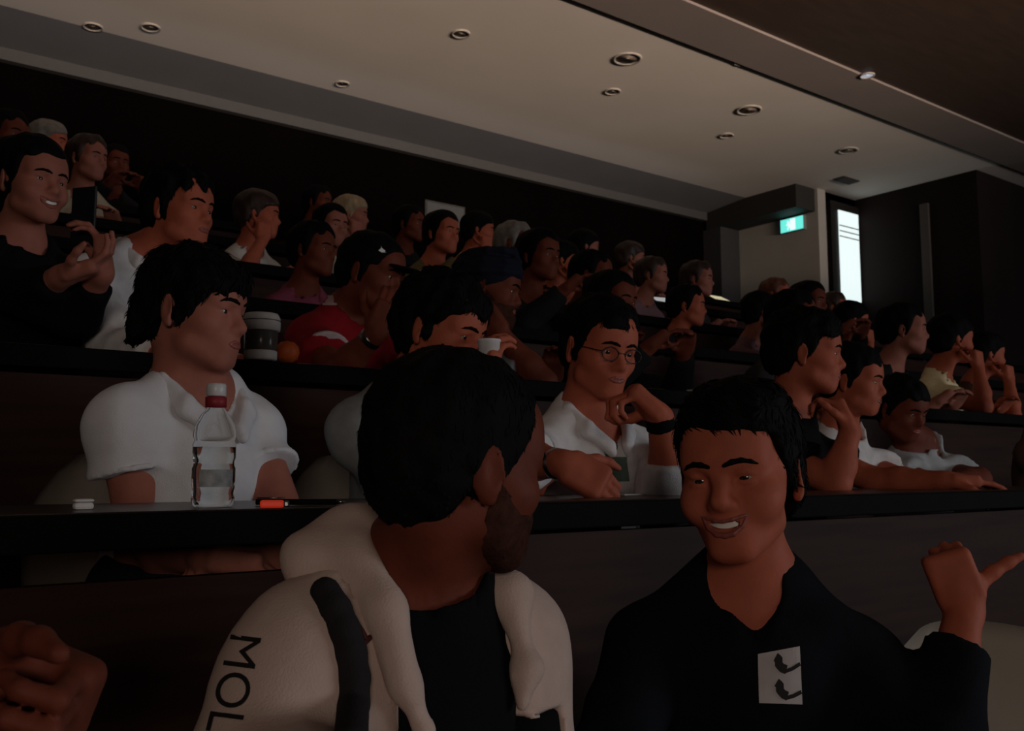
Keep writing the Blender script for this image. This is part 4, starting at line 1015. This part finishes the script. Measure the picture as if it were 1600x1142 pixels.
CREAMP = mat('cream_card', (.66, .60, .42), .8, .03)
notebook(1114, 613, 3, .10, .020, 'white notebook on the desk edge between the man with glasses and the man in black', WHITE)
notebook(490, 417, 5, .075, .022, 'small white notebook on the high desk behind the red-shirted man', WHITE)
def tablet(x, y, n, w_, l_, label, col, strength, tilt=28, rz=0.0):
    q = at_y(x, y, desk_y(n) + .06); t = thing('tablet', label, 'tablet', (q[0], q[1], desk_z(n) + .0005), rz); tr = math.radians(tilt)
    bd = box('tablet_body', -w_/2, w_/2, 0, l_, 0, .008, EDGE, t, .002); bd.rotation_euler = (tr, 0, 0); bd.location = (0, 0, .002)
    sc = box('tablet_screen', -w_/2 + .008, w_/2 - .008, .008, l_ - .008, .0082, .0092, glow('screen_' + '%d_%d' % (x, y), col, strength), t); sc.rotation_euler = (tr, 0, 0); sc.location = (0, 0, .002)
    st = box('stand', -.03, .03, 0, .006, 0, l_*math.sin(tr)*.8, EDGE, t); st.location = (0, l_*math.cos(tr)*.8, .0005)
tablet(1040, 461, 6, .15, .12, 'tablet with a lit white screen on a high desk below the pale faces', (.75, .80, .80), .40, 30, -.25)
tablet(1131, 464, 7, .22, .15, 'tablet with a lit cream screen on the topmost desk under the pale wall edge', (.90, .80, .50), .55, 28)
tablet(908, 446, 6, .10, .08, 'small tablet with a lit white screen in the mid crowd above the glasses', (.75, .74, .72), .35, 35)
bpy.data.objects.remove(bpy.data.objects['tissue_pack'])

# insulated tumbler with white lid and foot on the third desk
q = at_d(407, 556, 2.36); t = thing('tumbler', 'stout tumbler with white lid and white foot, between white polo and red tee', 'tumbler', (q[0], min(q[1], desk_y(3) + .30), DZ3 + .0005))
lathe('foot', [(.036, 0), (.040, .003), (.040, .022), (.038, .0235)], WHITE, t, None, 32)
lathe('wall', [(.0375, .024), (.040, .030), (.041, .068), (.039, .072)], mat('smoked_plastic', (.10, .095, .085), .2), t, None, 32)
lathe('lid', [(.040, .0725), (.046, .074), (.047, .090), (.046, .106), (.040, .116), (.020, .118), (.001, .118)], WHITE, t, None, 32)
tube('grip_line', [(.0472*math.cos(a), .0472*math.sin(a), .098) for a in np.linspace(0, 2*PI, 30)], .0012, STEEL, t)
q = at_d(449, 553, 2.42); t = thing('orange', 'dim orange fruit on the desk beside the tumbler', 'fruit', (q[0], min(q[1], desk_y(3) + .30), DZ3))
lathe('peel', [(.002, 0.0008), (.014, .002), (.026, .012), (.031, .028), (.028, .042), (.018, .053), (.006, .056), (.001, .0545)], mat('orange_peel', (.42, .075, .012), .5, .1, 80, .4, 200), t, None, 28)
lathe('stem', [(.003, .0549), (.002, .058)], mat('stem', (.06, .08, .02), .7), t, None, 10)
# cups and bottles on the upper desks
def cup(x, y, n, label, m, h=.09):
    q = at_y(x, y, desk_y(n) + .14); t = thing('cup', label, 'cup', (q[0], q[1], desk_z(n) + .0005))
    lathe('body', [(h*.30, 0), (h*.40, h), (h*.36, h), (h*.27, .005)], m, t, None, 20); lathe('lid', [(h*.43, h + .0003), (h*.43, h + .006), (h*.36, h + .012), (.001, h + .013)], WHITE, t, None, 20)
cup(655, 436, 5, 'small white cup on the high desk below the person in olive', WHITE)
cup(950, 405, 6, 'white cup on a high desk left of the person in green', WHITE)
cup(125, 300, 7, 'amber cup with a pale lid on the topmost desk near the pale-haired person', mat('amber', (.45, .20, .06), .4))
tablet(1356, 502, 6, .11, .12, 'small tablet with a gold-lit screen right of the lit door panel', (.85, .58, .22), .55, 55)
q = at_y(1220, 449, desk_y(7) + .14); t = thing('monitor', 'small black monitor against the foot of the pale wall', 'monitor', (q[0], q[1], desk_z(7) + .0005), .5)
box('screen', -.17, .17, -.012, .012, .10, .32, EDGE, t, .006); box('stand', -.02, .02, .012, .03, .01, .2, EDGE, t); box('base', -.09, .09, -.05, .07, 0, .01, EDGE, t, .003)
q = at_z(1262, 790, desk_z(2) - .03)
